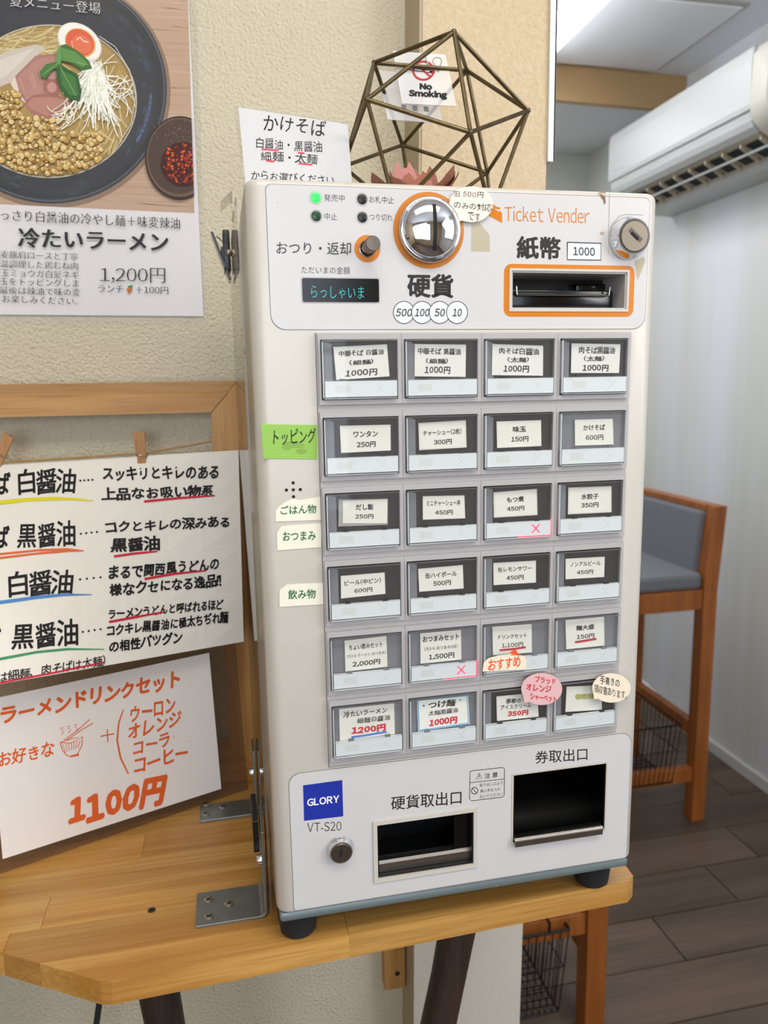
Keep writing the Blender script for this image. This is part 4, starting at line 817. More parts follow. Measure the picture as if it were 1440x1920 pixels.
cell(98, 172, 222, 219, '8d7058', 60); cell(97, 169, 216, 213, '20222a', 60); cell(97, 168, 213, 210, '4d505a', 60); cell(97, 168, 210, 207, '17181c', 60); cell(96, 172, 198, 194, '25262b', 56)
for k in range(46):
    t = rn.uniform(-.9, 2.2); r_ = rn.uniform(172, 200); cell(96 + r_ * math.cos(t), 172 + r_ * .97 * math.sin(t), rn.uniform(4, 16), rn.uniform(2, 6), rn.choice(['2d2f38', '1d1e24', '333848', '2a2a2f']), 10, math.degrees(t) + 90)
for k in range(16):
    t = .05 + k * .03; cell(96 + 187 * math.cos(t), 172 + 182 * math.sin(t), 3, 9, '4a5a86' if k % 2 else '3a425c', 8, math.degrees(t))
cell(92, 190, 165, 144, 'cfcab4', 60); cell(92, 190, 163, 142, '96783a', 60); cell(92, 188, 158, 137, 'b08f48', 56)
def strand(x, y, a, l, b, wd, col):
    P = []; 
    for k in range(9): P.append((x, y)); x += math.cos(a) * l / 8; y += math.sin(a) * l / 8; a += b / 8
    P = [p for p in P if ((p[0] - 92) / 163) ** 2 + ((p[1] - 190) / 142) ** 2 < 1]
    if len(P) > 2: ik.line(P, wd, col)
for k in range(90): strand(rn.uniform(-70, 110), rn.uniform(62, 118), rn.uniform(-.6, .3), rn.uniform(40, 90), rn.uniform(-.9, .9), rn.uniform(2, 3.2), rn.choice(['d8c58c', 'c7b06e', 'e0d2a2', 'b79b58', 'd2bb7c']))
for k in range(90): strand(rn.uniform(150, 240), rn.uniform(120, 270), rn.uniform(1.2, 2.4), rn.uniform(40, 90), rn.uniform(-1.2, 1.2), rn.uniform(1.8, 3), rn.choice(['c7a650', 'b8923c', 'd6bc74', 'a8863a', 'd9c68e']))
def P1(pts, col): cpoly([Z1(*q) for q in pts], col)
P1([(-60, 330), (60, 285), (200, 250), (262, 270), (170, 345), (60, 465), (0, 490), (-80, 470)], 'd6c8b8'); P1([(-60, 360), (80, 310), (190, 270), (120, 350), (20, 440), (-70, 450)], 'e2d7c8')
P1([(60, 470), (85, 430), (200, 315), (335, 300), (345, 430), (300, 505), (240, 560), (150, 585), (100, 540)], 'b0796a'); P1([(90, 470), (110, 425), (215, 330), (325, 315), (330, 420), (240, 520), (150, 560)], 'bd8676'); P1([(60, 470), (85, 430), (110, 520), (150, 585), (100, 545)], 'ead8c8')
for k in range(14): ik.line([Z1(110 + k * 14, 440 - k * 6), Z1(140 + k * 13, 520 - k * 5)], 1, rn.choice(['cfa096', 'aa7169', 'd8b0a4']))
P1([(135, 590), (180, 540), (260, 532), (340, 548), (405, 565), (370, 640), (320, 682), (250, 668), (180, 640)], 'ac6d5c'); P1([(150, 590), (185, 550), (300, 548), (390, 570), (330, 655), (260, 650), (185, 620)], 'be8270'); ik.line([Z1(135, 590), Z1(182, 541), Z1(262, 532), Z1(345, 548), Z1(405, 565)], 1.6, '93584e')
P1([(238, 470), (262, 445), (320, 445), (345, 480), (330, 540), (280, 535), (245, 510)], '9c5d50'); cell(*Z1(292, 492), 9, 10, 'c48a7c', 14)
cell(*Z1(448, 242), 46, 33, 'cfc9bd', 34, 38); cell(*Z1(448, 238), 44, 31, 'f1ede4', 34, 38); cell(*Z1(452, 242), 31, 25, 'eaa23c', 28, 38); cell(*Z1(450, 240), 28.5, 23, 'd9532a', 28, 38); cell(*Z1(462, 250), 20, 16, 'e06a3a', 22, 38)
ik.line([Z1(432, 225), Z1(450, 210), Z1(470, 232), Z1(498, 238)], 1.6, 'ffe9dc'); ik.line([Z1(405, 228), Z1(404, 250), Z1(412, 268)], 1, 'ffd9c4')
for k in range(560):
    for _ in range(9):
        x, y = rn.uniform(-70, 190), rn.uniform(172, 332)
        if ((x - 92) / 158) ** 2 + ((y - 190) / 138) ** 2 < 1 and not (x > 112 and y < 250) and not (x > 38 and y < 222): break
    else: continue
    r_ = rn.uniform(3.2, 7.6); c_ = rn.choice(['b5924f', 'c9a866', 'a5803c', 'd8bd82', 'bd9a58', 'caa765']); ro = rn.uniform(0, 180)
    cell(x, y + .8, r_, r_ * .86, '77561f', 10, ro); cell(x, y, r_ * .93, r_ * .8, c_, 10, ro); cell(x - r_ * .25, y - r_ * .3, r_ * .45, r_ * .38, 'dcc48e', 8); 
    if rn.random() < .35: cell(x - r_ * .3, y - r_ * .35, r_ * .16, r_ * .14, 'fff7e0', 6)
for k in range(120):
    x, y = Z1(rn.gauss(540, 26), rn.gauss(400, 30)); strand(x, y, rn.uniform(1.1, 2.35), rn.uniform(45, 105), rn.uniform(-.9, .9), rn.uniform(1.2, 2.4), rn.choice(['e8e8da', 'd6d6c4', 'f6f6ee', 'c9ccb4', 'efeede']))
for k in range(34): strand(rn.uniform(150, 235), rn.uniform(140, 200), rn.uniform(-.9, 2.4), rn.uniform(30, 80), rn.uniform(-1.6, 1.6), 1.3, rn.choice(['ecebdc', 'dcd9c2', 'f7f6ee']))
for k in range(16): strand(rn.uniform(120, 150), rn.uniform(190, 215), rn.uniform(.8, 2.2), 40, rn.uniform(1, 2.6), 1.4, rn.choice(['e6dfc8', 'f0ead8']))
for pts, c_ in (([(345, 262), (372, 255), (440, 292), (500, 345), (522, 392), (470, 404), (400, 362), (350, 352), (330, 300)], '3f6b34'), ([(350, 275), (430, 300), (495, 360), (470, 385), (400, 345), (355, 335)], '5c8a48'),
                ([(318, 385), (345, 372), (440, 425), (462, 520), (452, 578), (395, 566), (350, 520), (322, 450)], '2f5a2a'), ([(340, 395), (425, 440), (445, 540), (400, 545), (350, 480)], '42733a'),
                ([(228, 410), (262, 368), (330, 350), (345, 372), (290, 408), (262, 448), (232, 442)], '47743a'), ([(320, 300), (345, 262), (352, 330), (342, 372), (322, 360)], '5f9150')): P1(pts, c_)
for a_, b_ in (((352, 340), (500, 372)), ((340, 380), (430, 545)), ((330, 362), (240, 430))): ik.line([Z1(*a_), Z1(*b_)], 1, '86ad62')
ik.line([Z1(560, 210), Z1(650, 270), Z1(730, 400), Z1(765, 540), Z1(740, 700), Z1(640, 860)], 1.3, 'c9cbc6')
cell(*Z1(1012, 892), 65, 78, '33261f', 44); cell(*Z1(1012, 890), 62, 74, '6b5444', 44); cell(*Z1(1010, 885), 59, 70, '4a3a30', 44); cell(*Z1(1030, 930), 42, 42, '3a140c', 30)
for k in range(150):
    t, r_ = rn.uniform(0, 6.28), rn.random() ** .6; cell(Z1(1030, 925)[0] + 38 * r_ * math.cos(t), Z1(1030, 925)[1] + 38 * r_ * math.sin(t), rn.uniform(1.4, 3.6), rn.uniform(1.2, 2.6), rn.choice(['b8401a', '8e2412', 'd0602a', '6a160c', 'a03216']), 6, rn.uniform(0, 180))
for k in range(50): cell(Z1(1000, 760)[0] + rn.gauss(0, 24), Z1(1000, 760)[1] + rn.gauss(0, 12), .8, .7, 'a09078', 5)
DK = '252423'
ik.text('夏メニュー登場', *seg(Z1, 60, 12, 568, 56), 21, 'c9c9c4', 'm', -.012)
ik.text('あっさり白醤油の冷やし麺＋味変辣油', *seg(Z1, -62, 1208, 1013, 1260), 21, DK, 'm', -.014)
ik.text('冷たいラーメン', *seg(Z1, 105, 1338, 948, 1366), 37, DK, 'm', .008)
for tx, y0_, y1_, x1_ in (('九州麦豚肩ロースと丁寧', 1432, 1447, 440), ('に低温調理した鶏むね肉', 1485, 1500, 441), ('揚げ玉ミョウガ白髪ネギ', 1535, 1549, 445), ('と味玉をトッピングしま', 1583, 1597, 445), ('した最後は辣油で味の変', 1632, 1647, 453), ('化をお楽しみください。', 1680, 1697, 440)): ik.text(tx, *seg(Z1, -92, y0_ - 2, x1_, y1_), 14, '3a3836', 'm', -.016)
ik.text('1,200円', *seg(Z1, 565, 1550, 930, 1553), 28, DK, 'm', -.018); ik.text('ランチ', *seg(Z1, 555, 1625, 695, 1629), 13, DK, 'm', -.014); ik.text('＋100円', *seg(Z1, 765, 1632, 947, 1637), 13.5, DK, 'm', -.014)
ik.poly([Z1(712, 1625), Z1(745, 1622), Z1(738, 1645), Z1(720, 1645)], 'c86a2a'); ik.line([Z1(728, 1645), Z1(728, 1655)], 1.4, 'a8622a'); ik.poly([Z1(718, 1612), Z1(748, 1604), Z1(744, 1622), Z1(722, 1622)], '4f8a3a')
m.build('poster_sheet', 'gloss_print', ps)

# ---- wooden frame with twine
YF = .298
fr_ = thing('wooden_frame', 'open pine picture frame with twine, leaning on the cream wall', 'frame', (-.33, .31, TZ))
xo, xi, zo, zi, xl = -.0470, -.0757, -.0283, -.0606, -.60
def mitre(name, P, mt):   # P four (x,z) points, extruded in y, front face
    m = MB(); m.hexa([(x, YF, z) for x, z in P] + [(x, YF + .022, z) for x, z in P]); return m.build(name, mt, fr_, bev=.0006)
mitre('rail', [(xl, zo), (xo, zo), (xi, zi), (xl + .0287, zi)], 'pine_frame'); mitre('stile', [(xo, TZ), (xo, zo), (xi, zi), (xi, TZ + .03)], 'pine_frame_v'); mitre('stile', [(xl + .0287, TZ + .03), (xl + .0287, zi), (xl, zo), (xl, TZ)], 'pine_frame_v'); mitre('rail', [(xi, TZ + .03), (xo, TZ), (xl, TZ), (xl + .0287, TZ + .03)], 'pine_frame')
m = MB(); m.hexa([(xl + .010, YF - .0016, zo - .0125), (xo - .011, YF - .0016, zo - .0125), (xi, YF - .0016, zi), (xl + .0287, YF - .0016, zi), (xl + .010, YF - .0001, zo - .0115), (xo - .010, YF - .0001, zo - .0115), (xi, YF - .0001, zi), (xl + .0287, YF - .0001, zi)]); m.build('rail_moulding', 'pine_frame', fr_)
ta, tb = F(396, 828, YF - .002), F(270, 850, YF - .0078); tc_ = F(120, 860, YF - .0078); td = F(0, 867, YF - .0078); te_ = (xl + .028, YF, td[2] + .006)
m = MB(); ctrl = [ta, tb, tc_, td, te_]; pts = []
for a, b in zip(ctrl[:-1], ctrl[1:]):
    n = max(3, int(np.linalg.norm(np.array(b) - a) / .0009))
    for k in range(n): pts.append(np.array(a) * (1 - k / n) + np.array(b) * k / n)
for ph in (0, 2.09, 4.19): m.tube([(p[0], p[1] + .00055 * math.cos(i * .55 + ph), p[2] + .00055 * math.sin(i * .55 + ph)) for i, p in enumerate(pts)], .00062, 5, caps=False)
m.build('twine', 'twine', fr_, kind='stuff')

# ---- big handwritten sheet
TR_, BR_ = F(447, 844, .2925), F(457, 1203, .253); TL_, BL_ = F(-130, 878, .292), F(-130, 1305, .118)
SB = Bil(TL_, TR_, BR_, BL_); m = MB(); sheet(m, SB, [(-129, 878), (447, 844), (457, 1203), (-129, 1305)], .0003, 'e6e1d6', sub=8); ik = Ink(SB, m, .0003, 6e-6)
BK = '1c1a1a'; RE = 'c5283c'
for body_, x0, y0, x1, y1, h in (('中華そば白醤油', -330, 632, 430, 602, 50), ('中華そば黒醤油', -330, 935, 425, 900, 50), ('そば白醤油', -330, 1215, 415, 1170, 50), ('肉そば黒醤油', -330, 1515, 440, 1455, 52)):
    # split so that the visible characters keep their measured places
    tail = body_[-3:]; head = body_[:-3]
    tx0 = {602: 100, 900: 95, 1170: 45, 1455: 62}[y1]; sl = (y1 - y0) / (x1 - x0)
    ik.text(tail, *seg(Z6, tx0, y0 + (tx0 - x0) * sl, x1, y1), h, BK, 'h', .016)
    if head: ik.text(head, *seg(Z6, x0, y0, tx0 - (40 if tx0 > 90 else 100 if y1 == 1170 else 55), y0 + (tx0 - 40 - x0) * sl), h * .95, BK, 'h', .022)
for x0, y0, x1, y1 in ((452, 604, 520, 600), (455, 903, 545, 893), (450, 1160, 565, 1148), (465, 1455, 565, 1440)):
    for k in range(4): ik.ell(*Z6(x0 + (x1 - x0) * k / 3, y0 + (y1 - y0) * k / 3), 2.2, 2.0, BK, 10)
ik.line([Z6(-90, 736), Z6(0, 728), Z6(150, 712), Z6(300, 706), Z6(430, 709), Z6(526, 718)], [8, 8, 7, 7, 5, 1.5], 'd9cf2c')
for d_ in (0, 22): ik.line([Z6(-90, 1026 + d_), Z6(0, 1018 + d_), Z6(220, 996 + d_ * .8), Z6(380, 990 + d_ * .5), Z6(470, 999)], [4, 4, 4, 4, 2], 'dd6a3a')
ik.line([Z6(-90, 1300), Z6(0, 1290), Z6(200, 1262), Z6(360, 1246), Z6(515, 1246)], [7, 6.5, 6, 5, 1.5], '4f86c0'); ik.line([Z6(-90, 1622), Z6(0, 1608), Z6(200, 1570), Z6(380, 1552), Z6(585, 1553)], [5, 5, 4.5, 4, 1.5], '3f9060')
for tx, x0, y0, x1, y1, h, w_ in (('スッキリとキレのある', 578, 568, 1230, 556, 27, .004), ('上品なお吸い物系', 570, 682, 1200, 660, 26, .006), ('コクとキレの深みある', 590, 868, 1290, 833, 24, .004), ('黒醤油', 620, 968, 900, 955, 29, .006), ('まるで関西風うどんの', 610, 1125, 1232, 1070, 27, .004),
    ('様なクセになる逸品!!', 615, 1220, 1245, 1165, 26, .004), ('ラーメンうどんと呼ばれるほど', 610, 1360, 1257, 1298, 20, .004), ('コクキレ黒醤油に極太ちぢれ麺', 600, 1450, 1285, 1370, 24, .006), ('の相性バツグン', 612, 1540, 1025, 1480, 24, .006)): ik.text(tx, *seg(Z6, x0, y0, x1, y1), h, BK, 'h', .030)
for q in (((810, 722), (1000, 703), (1208, 688)), ((640, 1031), (760, 1014), (885, 1002)), ((812, 1158), (980, 1128), (1157, 1110)), ((612, 1400), (760, 1372), (920, 1343))): ik.line([Z6(*p) for p in q], [4.5, 4.5, 3], RE)
ik.text('(中華そばは細麺、肉そばは太麺)', -105, 1288, 197, 1238, 22, BK, 'h', .010); ik.line([(-60, 1292), (0, 1281), (100, 1262), (195, 1242)], [3.5, 3.5, 3.5, 3], RE)
o = m.build('menu_sheet', 'cloudy_print'); o['label'] = 'large white handwritten menu sheet pegged to twine in the wooden frame'; o['category'] = 'paper'
# ---- clothespins
def clothespin(label, top, bot, w=.0085, grp='clothespins on the twine'):
    a, b = F(*top, YF - .0105), F(*bot, YF - .0085); t = thing('clothespin', label, 'clothespin', tuple((a + b) / 2), grp); ax = Vector(b - a).normalized(); sd = Vector((0, -1, 0)).cross(ax).normalized(); L = (Vector(b) - Vector(a)).length
    if sd.x < 0: sd = -sd
    A = Vector(a)
    def prong(y0, y1, off0, off1, d, lean):
        P = [A + sd * (s_ * w / 2 + (off0 if k < .3 else off1)) + ax * (L * k) + Vector((0, y0 if y_ == 0 else y1, 0)) + Vector((0, d * (1 - k), 0)) for k in (1.0, 0.0) for y_, s_ in ((0, -1), (0, 1), (1, 1), (1, -1))]
        m = MB(); m.hexa(P); m.build('prong', 'pin_wood', t, bev=.0004)
    prong(0, .0035, 0, 0, -.002, 0); prong(.0040, .0072, -.0045, 0, .004, 0)
    c = A + ax * L * .62 + Vector((0, .0035, 0)); m = MB(); pts = [c + sd * (.0058 * math.cos(q)) + Vector((0, -.0055 * math.sin(q), 0)) + ax * (.0012 * math.sin(2 * q)) for q in [2 * math.pi * k / 16 for k in range(17)]]; m.tube(pts, .0004, 6, caps=False)
    m.tube([c - sd * .0058, c - sd * .003 - ax * L * .3, c - sd * .001 - ax * L * .34], .0004, 6); m.build('spring', 'steel', t)
clothespin('wooden clothespin holding the menu sheet near its right side', (264, 811), (266, 880)); clothespin('tilted wooden clothespin at the left edge of the picture', (18, 818), (-8, 874))

# ---- clear sleeve with orange lettering, leaning
q1, q2 = H(0, 1640, TZ), H(465, 1480, TZ); dh = q2 - q1; dh /= np.linalg.norm(dh); nb = np.array([-dh[1], dh[0], 0]); lean = math.radians(5); up = np.array([0, 0, 1]) * math.cos(lean) + nb * math.sin(lean); nn = np.cross(dh, up)
SS = Plane(q2 + np.array([0, 0, .0004]), nn)
sl = thing('clear_sleeve_sign', 'clear plastic display board holding an orange handwritten drink set sign', 'sign', tuple(q2 * .5 + q1 * .5))
m = MB(); q0 = H(-110, 1676, TZ + .0004); B0 = project(q0); sheet(m, SS, [(-150, 1303), (440, 1187), (465, 1479.5), (B0[0], B0[1])], .0016, 'ffffff'); m.build('clear_board', 'sleeve', sl)
SI = Plane(q2 + np.array([0, 0, .0004]) + (SS.n * .0008), nn); m = MB(); sheet(m, SI, [(-22, 1312), (392, 1224), (415, 1479), (5, 1611)], .0003, 'e3ddd7'); ik = Ink(SI, m, .0002)
OO = 'd8602c'
ik.text('ラーメンドリンクセット', *seg(Z7, 2, 398, 935, 200), 35, OO, 'h', .034); ik.text('お好きな', *seg(Z7, -8, 622, 283, 560), 29, OO, 'h', .016); ik.line([Z7(522, 500), Z7(592, 486)], 2.4, OO); ik.line([Z7(556, 462), Z7(560, 530)], 2.2, OO)
ik.line([Z7(640, 360), Z7(616, 430), Z7(608, 520), Z7(625, 610), Z7(666, 695)], [2, 3, 3.4, 3.4, 2.6], OO)
for tx, x0, y0, x1, y1, h in (('ウーロン', 675, 388, 910, 335, 30), ('オレンジ', 665, 478, 943, 405, 30), ('コーラ', 690, 562, 880, 512, 27), ('コーヒー', 695, 655, 975, 575, 30)): ik.text(tx, *seg(Z7, x0, y0, x1, y1), h, OO, 'h', .022)
ik.text('1100円', *seg(Z7, 350, 895, 858, 775), 60, OO, 'h', .05, lean=5)
bx = lambda u, v: Z7(u, v)
ik.line([bx(312, 532), bx(322, 570), bx(345, 598), bx(372, 606), bx(402, 592), bx(424, 548), bx(428, 502)], 1.6, OO); ik.line([bx(312, 532), bx(370, 535), bx(428, 502), bx(370, 512), bx(312, 532)], 1.3, OO)
for k in range(7): ik.line([bx(325 + k * 15, 540 - k * 3), bx(338 + k * 11, 585 - k * 4)], 1.1, OO)
ik.poly([bx(365, 600), bx(408, 588), bx(410, 600), bx(368, 608)], OO); ik.line([bx(330, 520), bx(400, 470), bx(465, 412)], 1.5, OO); ik.line([bx(345, 520), bx(420, 468), bx(484, 430)], 1.5, OO)
for k in range(3): x_ = 310 + k * 36; ik.line([bx(x_, 458 - k * 8), bx(x_ + 18, 452 - k * 8), bx(x_ + 6, 470 - k * 8), bx(x_ + 22, 472 - k * 8), bx(x_ + 10, 492 - k * 8)], 1.2, OO)
for q in ((985, 525), (900, 500), (880, 588)): ik.ell(*Z7(*q), 1.2, .9, '8a8078', 6)
m.build('drink_set_paper', 'cloudy_print', sl, label='white paper with orange handwriting')

# ---- metal brackets
def bracket(label, y0, y1, ztop, bolt, screws):
    t = thing('angle_bracket', label, 'bracket', (-.08, (y0 + y1) / 2, TZ), 'zinc brackets beside the machine'); xs = -.0500; th = .0024
    m = MB(); prof = [(-.108, TZ), (-.108, TZ + th)] + [(xs - th - .003 + .003 * math.sin(a_), TZ + th + .003 - .003 * math.cos(a_)) for a_ in [math.radians(k) for k in (0, 30, 60, 90)]] + [(xs - th, ztop), (xs, ztop)] + [(xs - .0054 + .0054 * math.cos(a_), TZ + .0054 - .0054 * math.sin(a_)) for a_ in [math.radians(k) for k in (0, 30, 60, 90)]]
    prism_y(m, prof, y0, y1); m.build('angle_plate', 'zinc', t, bev=.0004)
    for q in screws: c = H(*q, TZ + th); cross_screw('screw', tuple(c), (0, 0, 1), .0037, 'screw_steel', t, .0009)
    m = MB(); c = (xs - th, bolt[0], bolt[1]); m.lathe(c, (-1, 0, 0), [(.0042, 0), (.0042, .0025), (.0034, .0042), (0, .0046)], 18); m.build('bolt', 'chrome', t)
zf = F(498, 1552, .05)[2]; zr = F(467, 1397, .215)[2]
bz = F(492, 1608, .052)[2]; bz2 = F(465, 1443, .215)[2]
bracket('zinc angle bracket screwed to the table, nearer the front', .044, .086, zf, (.050, bz), ((390.5, 1687.5), (429, 1694.5), (391, 1719)))
bracket('zinc angle bracket screwed to the table, farther back', .199, .229, zr, (.209, bz2), ((386, 1508), (417, 1513), (386, 1527)))
z1_, z2_ = F(491, 1546, .05)[2], F(488, 1606, .05)[2]
xa_, xb_ = F(469, 1483, .098)[0], F(479, 1483, .098)[0]; m = MB(); m.hexa([(xa_, .056, z2_), (xb_, .056, z2_), (xb_, .100, z2_), (xa_, .100, z2_), (xa_, .056, z1_), (xb_, .056, z1_), (xb_, .100, z1_), (xa_, .100, z1_)]); o = m.build('black_pad', 'black_plastic', bev=.0006); o['label'] = 'flat black pad between the two zinc brackets'; o['category'] = 'pad'
# ---- clear side sheet
t = thing('side_sheet', 'tall clear acrylic sheet standing along the left side of the machine', 'acrylic sheet', (-.048, .16, -.44))
m = MB(); prof = [(.012, -.440), (.012, .090), (.045, .0965), (.20, .0965), (.280, .070), (.2965, .055), (.2965, -.4655), (.24, -.4655), (.24, -.44)]
n = len(prof); m.add([(-.0490, y_, z_) for y_, z_ in prof] + [(-.0474, y_, z_) for y_, z_ in prof], [tuple(range(n)), tuple(range(n, 2 * n))[::-1]] + [(i, n + i, n + (i + 1) % n, (i + 1) % n) for i in range(n)]); m.build('pane', 'side_acrylic', t)
m = MB(); prof = [(-.0496, .0966), (-.0478, .0966), (-.0478, .1135), (-.0500, .1135), (-.0580, .1050), (-.0580, .1035), (-.0500, .1110), (-.0496, .1110)]; prism_y(m, prof, .085, .125); m.build('hook', 'side_acrylic', t)
# ---- bulldog clip
yc = .225; A_, B_ = F(440, 436, yc), F(452, 512, yc)
t = thing('spring_clip', 'black spring clip gripping the clear side sheet by the wall', 'clip', (-.054, yc, B_[2])); xk = -.0497
m = MB(); m.bbox(xk - .0062, yc - .014, B_[2], xk, yc + .014, A_[2], .0012); m.build('jaw', 'black_plastic', t)
p0, p1 = F(399, 434, yc - .012), F(434, 524, yc - .012); d_ = Vector(p1 - p0).normalized(); pr = Vector((d_.z, 0, -d_.x)) * .0022
m = MB(); P = []
for yy in (yc - .014, yc + .014): P += [Vector((p0[0], yy, p0[2])), Vector((p1[0], yy, p1[2])), Vector((p1[0], yy, p1[2])) + pr, Vector((p0[0], yy, p0[2])) + pr]
m.hexa(P); m.build('handle', 'black_gloss', t, bev=.0006)
pv = F(427, 474, yc - .0145); mid = (p0 + p1) / 2
m = MB(); m.hexa([(mid[0] + .001, yc - .0135, pv[2] - .007), (xk - .006, yc - .0135, pv[2] - .006), (xk - .006, yc + .0135, pv[2] - .006), (mid[0] + .001, yc + .0135, pv[2] - .007), (mid[0] - .001, yc - .0135, pv[2] + .005), (xk - .006, yc - .0135, pv[2] + .006), (xk - .006, yc + .0135, pv[2] + .006), (mid[0] - .001, yc + .0135, pv[2] + .005)]); m.build('lug', 'black_plastic', t)
m = MB(); m.lathe((pv[0] + .001, yc - .0135, pv[2]), (0, -1, 0), [(.0034, 0), (.003, .0012), (.0015, .002), (0, .0022)], 18); m.build('rivet', 'nickel', t)
m = MB(); m.tube([(pv[0], yc, pv[2] + .002), (pv[0] - .004, yc, pv[2] + .012), (pv[0] - .009, yc, pv[2] + .017)], .0006, 6); m.tube([(pv[0] + .002, yc, pv[2] + .004), (xk - .0065, yc, pv[2] + .018)], .0006, 6); m.build('spring', 'steel', t)

# ================================================================== ON TOP OF THE MACHINE
yk = .12; SK = Plane((0, yk, 0), (0, 1, 0))
yb0 = project((-.03, yk, .1003))[1]; yb1 = project((.05, yk, .1003))[1]
kb = thing('menu_stand', 'white handwritten noodle card in a clear stand on the machine, left of wire ornament', 'sign', (.0, yk, Zt))
m = MB(); sheet(m, Plane((0, yk + .0005, 0), (0, 1, 0)), [(439, 198), (655, 231), (668, yb1), (463, yb0)], .0018, 'ffffff'); m.build('clear_stand', 'acrylic', kb)
m = MB(); sheet(m, SK, [(447, 201), (652, 233), (665, yb1 - 2), (466, yb0 - 2)], .0003, 'cfcfcf'); ik = Ink(SK, m, .0002)
ik.text('かけそば', *seg(Z2, 172, 533, 445, 562), 30, BK, 'h', .002); ik.text('白醤油・黒醤油', *seg(Z2, 140, 622, 428, 642), 22, BK, 'h', .0); ik.text('細麺・太麺', *seg(Z2, 160, 678, 408, 695), 20, BK, 'h', .002); ik.text('からお選びください', *seg(Z2, 118, 762, 480, 786), 19, BK, 'h', .0)
for q in (((163, 650), (238, 655)), ((322, 665), (350, 668)), ((185, 700), (220, 704)), ((325, 712), (385, 718))): ik.line([Z2(*p) for p in q], 3.2, 'd84a5a')
m.build('noodle_card', 'print', kb)
m = MB(); bz_ = Zt + .0001; m.box(-.028, yk + .0008, bz_, .058, yk + .035, bz_ + .0018); m.build('stand_foot', 'acrylic', kb)
# ---- wire ornament: icosahedron
V0 = dict(A=(.17, .2272, .2919), B=(.1099, .3134, .2936), C=(.0855, .2337, .2296), E=(.1752, .1933, .1925), F=(.255, .2481, .2336), D=(.2146, .3223, .2961), I=(.078, .3329, .1954), J=(.1184, .2586, .1328), K=(.2231, .2675, .1353), H=(.2474, .3472, .1994), G=(.1577, .3876, .2365), L=(.163, .3537, .1371))
k_ = .79; VV = {n: CW + k_ * (np.array(p) - CW) for n, p in V0.items()}
lo = min(p[2] for p in VV.values()); sh = np.array([0, 0, (Zt + .0020) - lo])
for n in VV: VV[n] = VV[n] + sh * (1 if n in 'JKL' else .6)
orn = thing('wire_ornament', 'bronze wire polyhedron ornament standing on the ticket machine', 'ornament', (float(VV['L'][0]), float(VV['L'][1] - .04), Zt))
for e in 'AB AC AE AF AD BC CE EF FD DB BI CI CJ EJ EK FK FH DH DG BG IJ JK KH HG GI IL JL KL HL GL'.split():
    m = MB(); m.tube([VV[e[0]], VV[e[1]]], .00165, 10); m.build('wire_strut', 'brass', orn)
for n, p in VV.items():
    bm = bmesh.new(); bmesh.ops.create_icosphere(bm, subdivisions=2, radius=.0023)
    for v in bm.verts: v.co += Vector(p)
    m = MB(); m.frombm(bm); m.build('joint', 'brass', orn)
# ---- paper flower inside
fc = F(780, 345, .105); fl = thing('paper_flower', 'dusty pink dried paper flower lying inside the wire ornament', 'flower', (fc[0], .105, Zt))
rn = random.Random(2); base = Vector((fc[0], .105, Zt + .003))
def petal(pa, ln, wd, lift, col, yo=0, nm='petal', bend=.3):
    m = MB(); V = []; nu, nv = 5, 8; wd = wd * 1.45; ln = ln * 1.05
    dirv = Vector((math.cos(pa), math.sin(pa), 0)); sd = Vector((-math.sin(pa), math.cos(pa), 0))
    for j in range(nv + 1):
        t_ = j / nv; w_ = wd * math.sin(math.pi * min(.93, .14 + .79 * t_)) ** .6 ; el = lift + bend * t_
        for i in range(nu + 1):
            s_ = i / nu * 2 - 1; c = base + dirv * (ln * t_ * math.cos(el)) + Vector((0, 0, ln * t_ * math.sin(el))) + sd * (s_ * w_)
            c = c + Vector((0, 0, .006 * s_ * s_)) + Vector((0, yo, .0008 * math.sin(7 * s_ + 9 * t_)))
            V.append(c)
    Fq = [(j * (nu + 1) + i, j * (nu + 1) + i + 1, (j + 1) * (nu + 1) + i + 1, (j + 1) * (nu + 1) + i) for j in range(nv) for i in range(nu)]
    m.add(V, Fq, 0, lin(col), True); m.add([v + Vector((0, .0004, -.0004)) for v in V], [f[::-1] for f in Fq], 0, lin(col), True); m.build(nm, 'flower', fl)
for a_, ln, wd, lf, cl in ((170, .042, .011, .30, '8d5c4c'), (200, .034, .012, .25, '94614f'), (130, .036, .010, .65, 'b87c70'), (112, .040, .010, .85, 'bd827a'), (60, .038, .011, .75, 'a86f5e'), (75, .030, .010, .9, 'a4664f'), (35, .040, .012, .45, '5e3732'), (5, .044, .014, .40, '9a644f'), (-20, .040, .013, .42, '965f48'), (-60, .026, .011, .25, 'c08874'), (-110, .024, .010, .2, 'c78f80'), (-150, .030, .011, .25, 'b4796a')): petal(math.radians(a_), ln, wd, lf, cl)
m = MB()
for k in range(70):
    t_, r_ = rn.uniform(0, 6.28), .009 * rn.random() ** .5; bm = bmesh.new(); bmesh.ops.create_icosphere(bm, subdivisions=1, radius=rn.uniform(.0009, .0017))
    for v in bm.verts: v.co = v.co + base + Vector((r_ * math.cos(t_), r_ * math.sin(t_) - .002, .010 + .006 * (1 - (r_ / .009) ** 2) + rn.uniform(0, .002)))
    m.frombm(bm, 0, lin(rn.choice(['c7a05a', 'a8843e', '6a5a4a', 'dcc07a', '8a7a6a'])))
m.build('seed_head', 'flower', fl, kind='stuff')
m = MB(); m.lathe(base, (0, 0, 1), [(.004, 0), (.0085, .006), (.0088, .010), (0, .0115)], 16, 0, lin('6b4a3a')); m.build('flower_core', 'flower', fl)
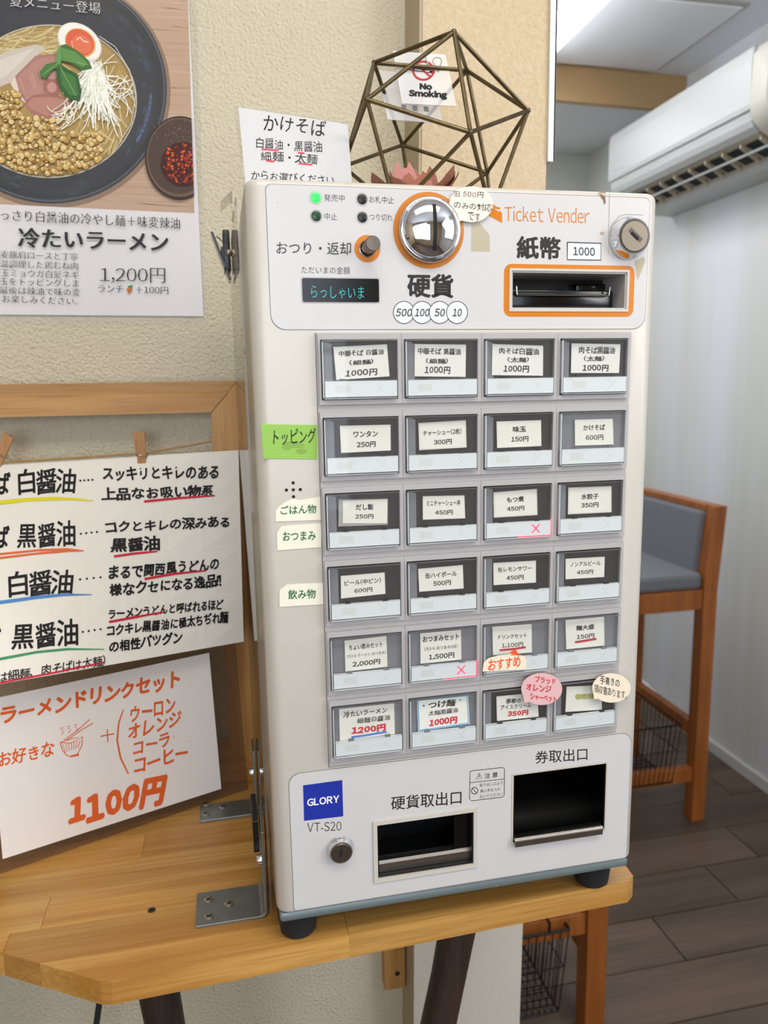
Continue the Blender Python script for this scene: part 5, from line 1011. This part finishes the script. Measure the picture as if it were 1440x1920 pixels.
m = MB(); b2 = base + Vector((.024, -.002, 0)); m.add([b2 + Vector((-.008, 0, 0)), b2 + Vector((.012, -.004, 0)), b2 + Vector((.014, 0, .008)), b2 + Vector((-.006, 0, .009))], [(0, 1, 2, 3)], 0, lin('6f7f72')); m.add([b2 + Vector((-.008, .001, 0)), b2 + Vector((.012, -.003, 0)), b2 + Vector((.014, .001, .008)), b2 + Vector((-.006, .001, .009))], [(3, 2, 1, 0)], 0, lin('6f7f72')); m.build('leaf', 'flower', fl)
# ---- no smoking plates
ns = thing('no_smoking_sign', 'frosted no smoking sign hung inside the wire ornament', 'sign', tuple(F(790, 200, .150)))
SN = Plane((0, .142, 0), (0, 1, 0)); SN2 = Plane((0, .156, 0), (0, 1, 0))
m = MB(); sheet(m, SN2, [(708, 132), (812, 140), (830, 231), (726.5, 224)], .0015, 'ffffff')
m.build('sign_plate', 'frosted', ns); m = MB(); i2 = Ink(SN2, m, .0002)
for k in range(3): i2.poly([(752 + k * 21, 196 + k * 1.5), (761 + k * 21, 197 + k * 1.5), (762 + k * 21, 207 + k * 1.5), (753 + k * 21, 206 + k * 1.5)], '8e8f92')
m.build('sign_marks', 'print', ns)
m = MB(); sheet(m, SN, [(736.5, 95.6), (835.5, 102.5), (855.7, 199), (753.7, 193.8)], .0015, 'ffffff'); m.build('sign_plate', 'frosted', ns)
m = MB(); ik = Ink(SN, m, .0002)
cx, cy = Z2(868, 308); ik.line([Z2(808, 300), Z2(918, 315)], 5.6, '141414'); ik.line([Z2(812, 300), Z2(895, 312)], 2.6, 'e8e8e8'); ik.ring(cx, cy, 19, 17, 4, 'b8303c', 40); ik.line([(cx - 14, cy - 12), (cx + 14, cy + 12)], 4, 'b8303c')
ik.line([Z2(932, 314), Z2(922, 306), Z2(926, 296), Z2(918, 288), Z2(914, 280), Z2(908, 270), Z2(912, 256), Z2(926, 250), Z2(942, 254), Z2(948, 266), Z2(944, 280), Z2(938, 290), Z2(942, 302), Z2(932, 314)], 1, '2a2a2a')
ik.text('No', *seg(Z2, 851, 376, 907, 379), 12, '141414', 'p', .06); ik.text('Smoking', *seg(Z2, 804, 408, 972, 417), 16.5, '141414', 'p', .06)
m.build('no_smoking_print', 'print', ns)
m = MB(); gp = VV['B'] * .42 + VV['D'] * .58; a_ = SN.at(790, 99, 0); m.tube([a_, (a_ + gp) / 2 + np.array([0, 0, .004]), gp], .0006, 6); m.build('hanging_loop', 'steel', ns)
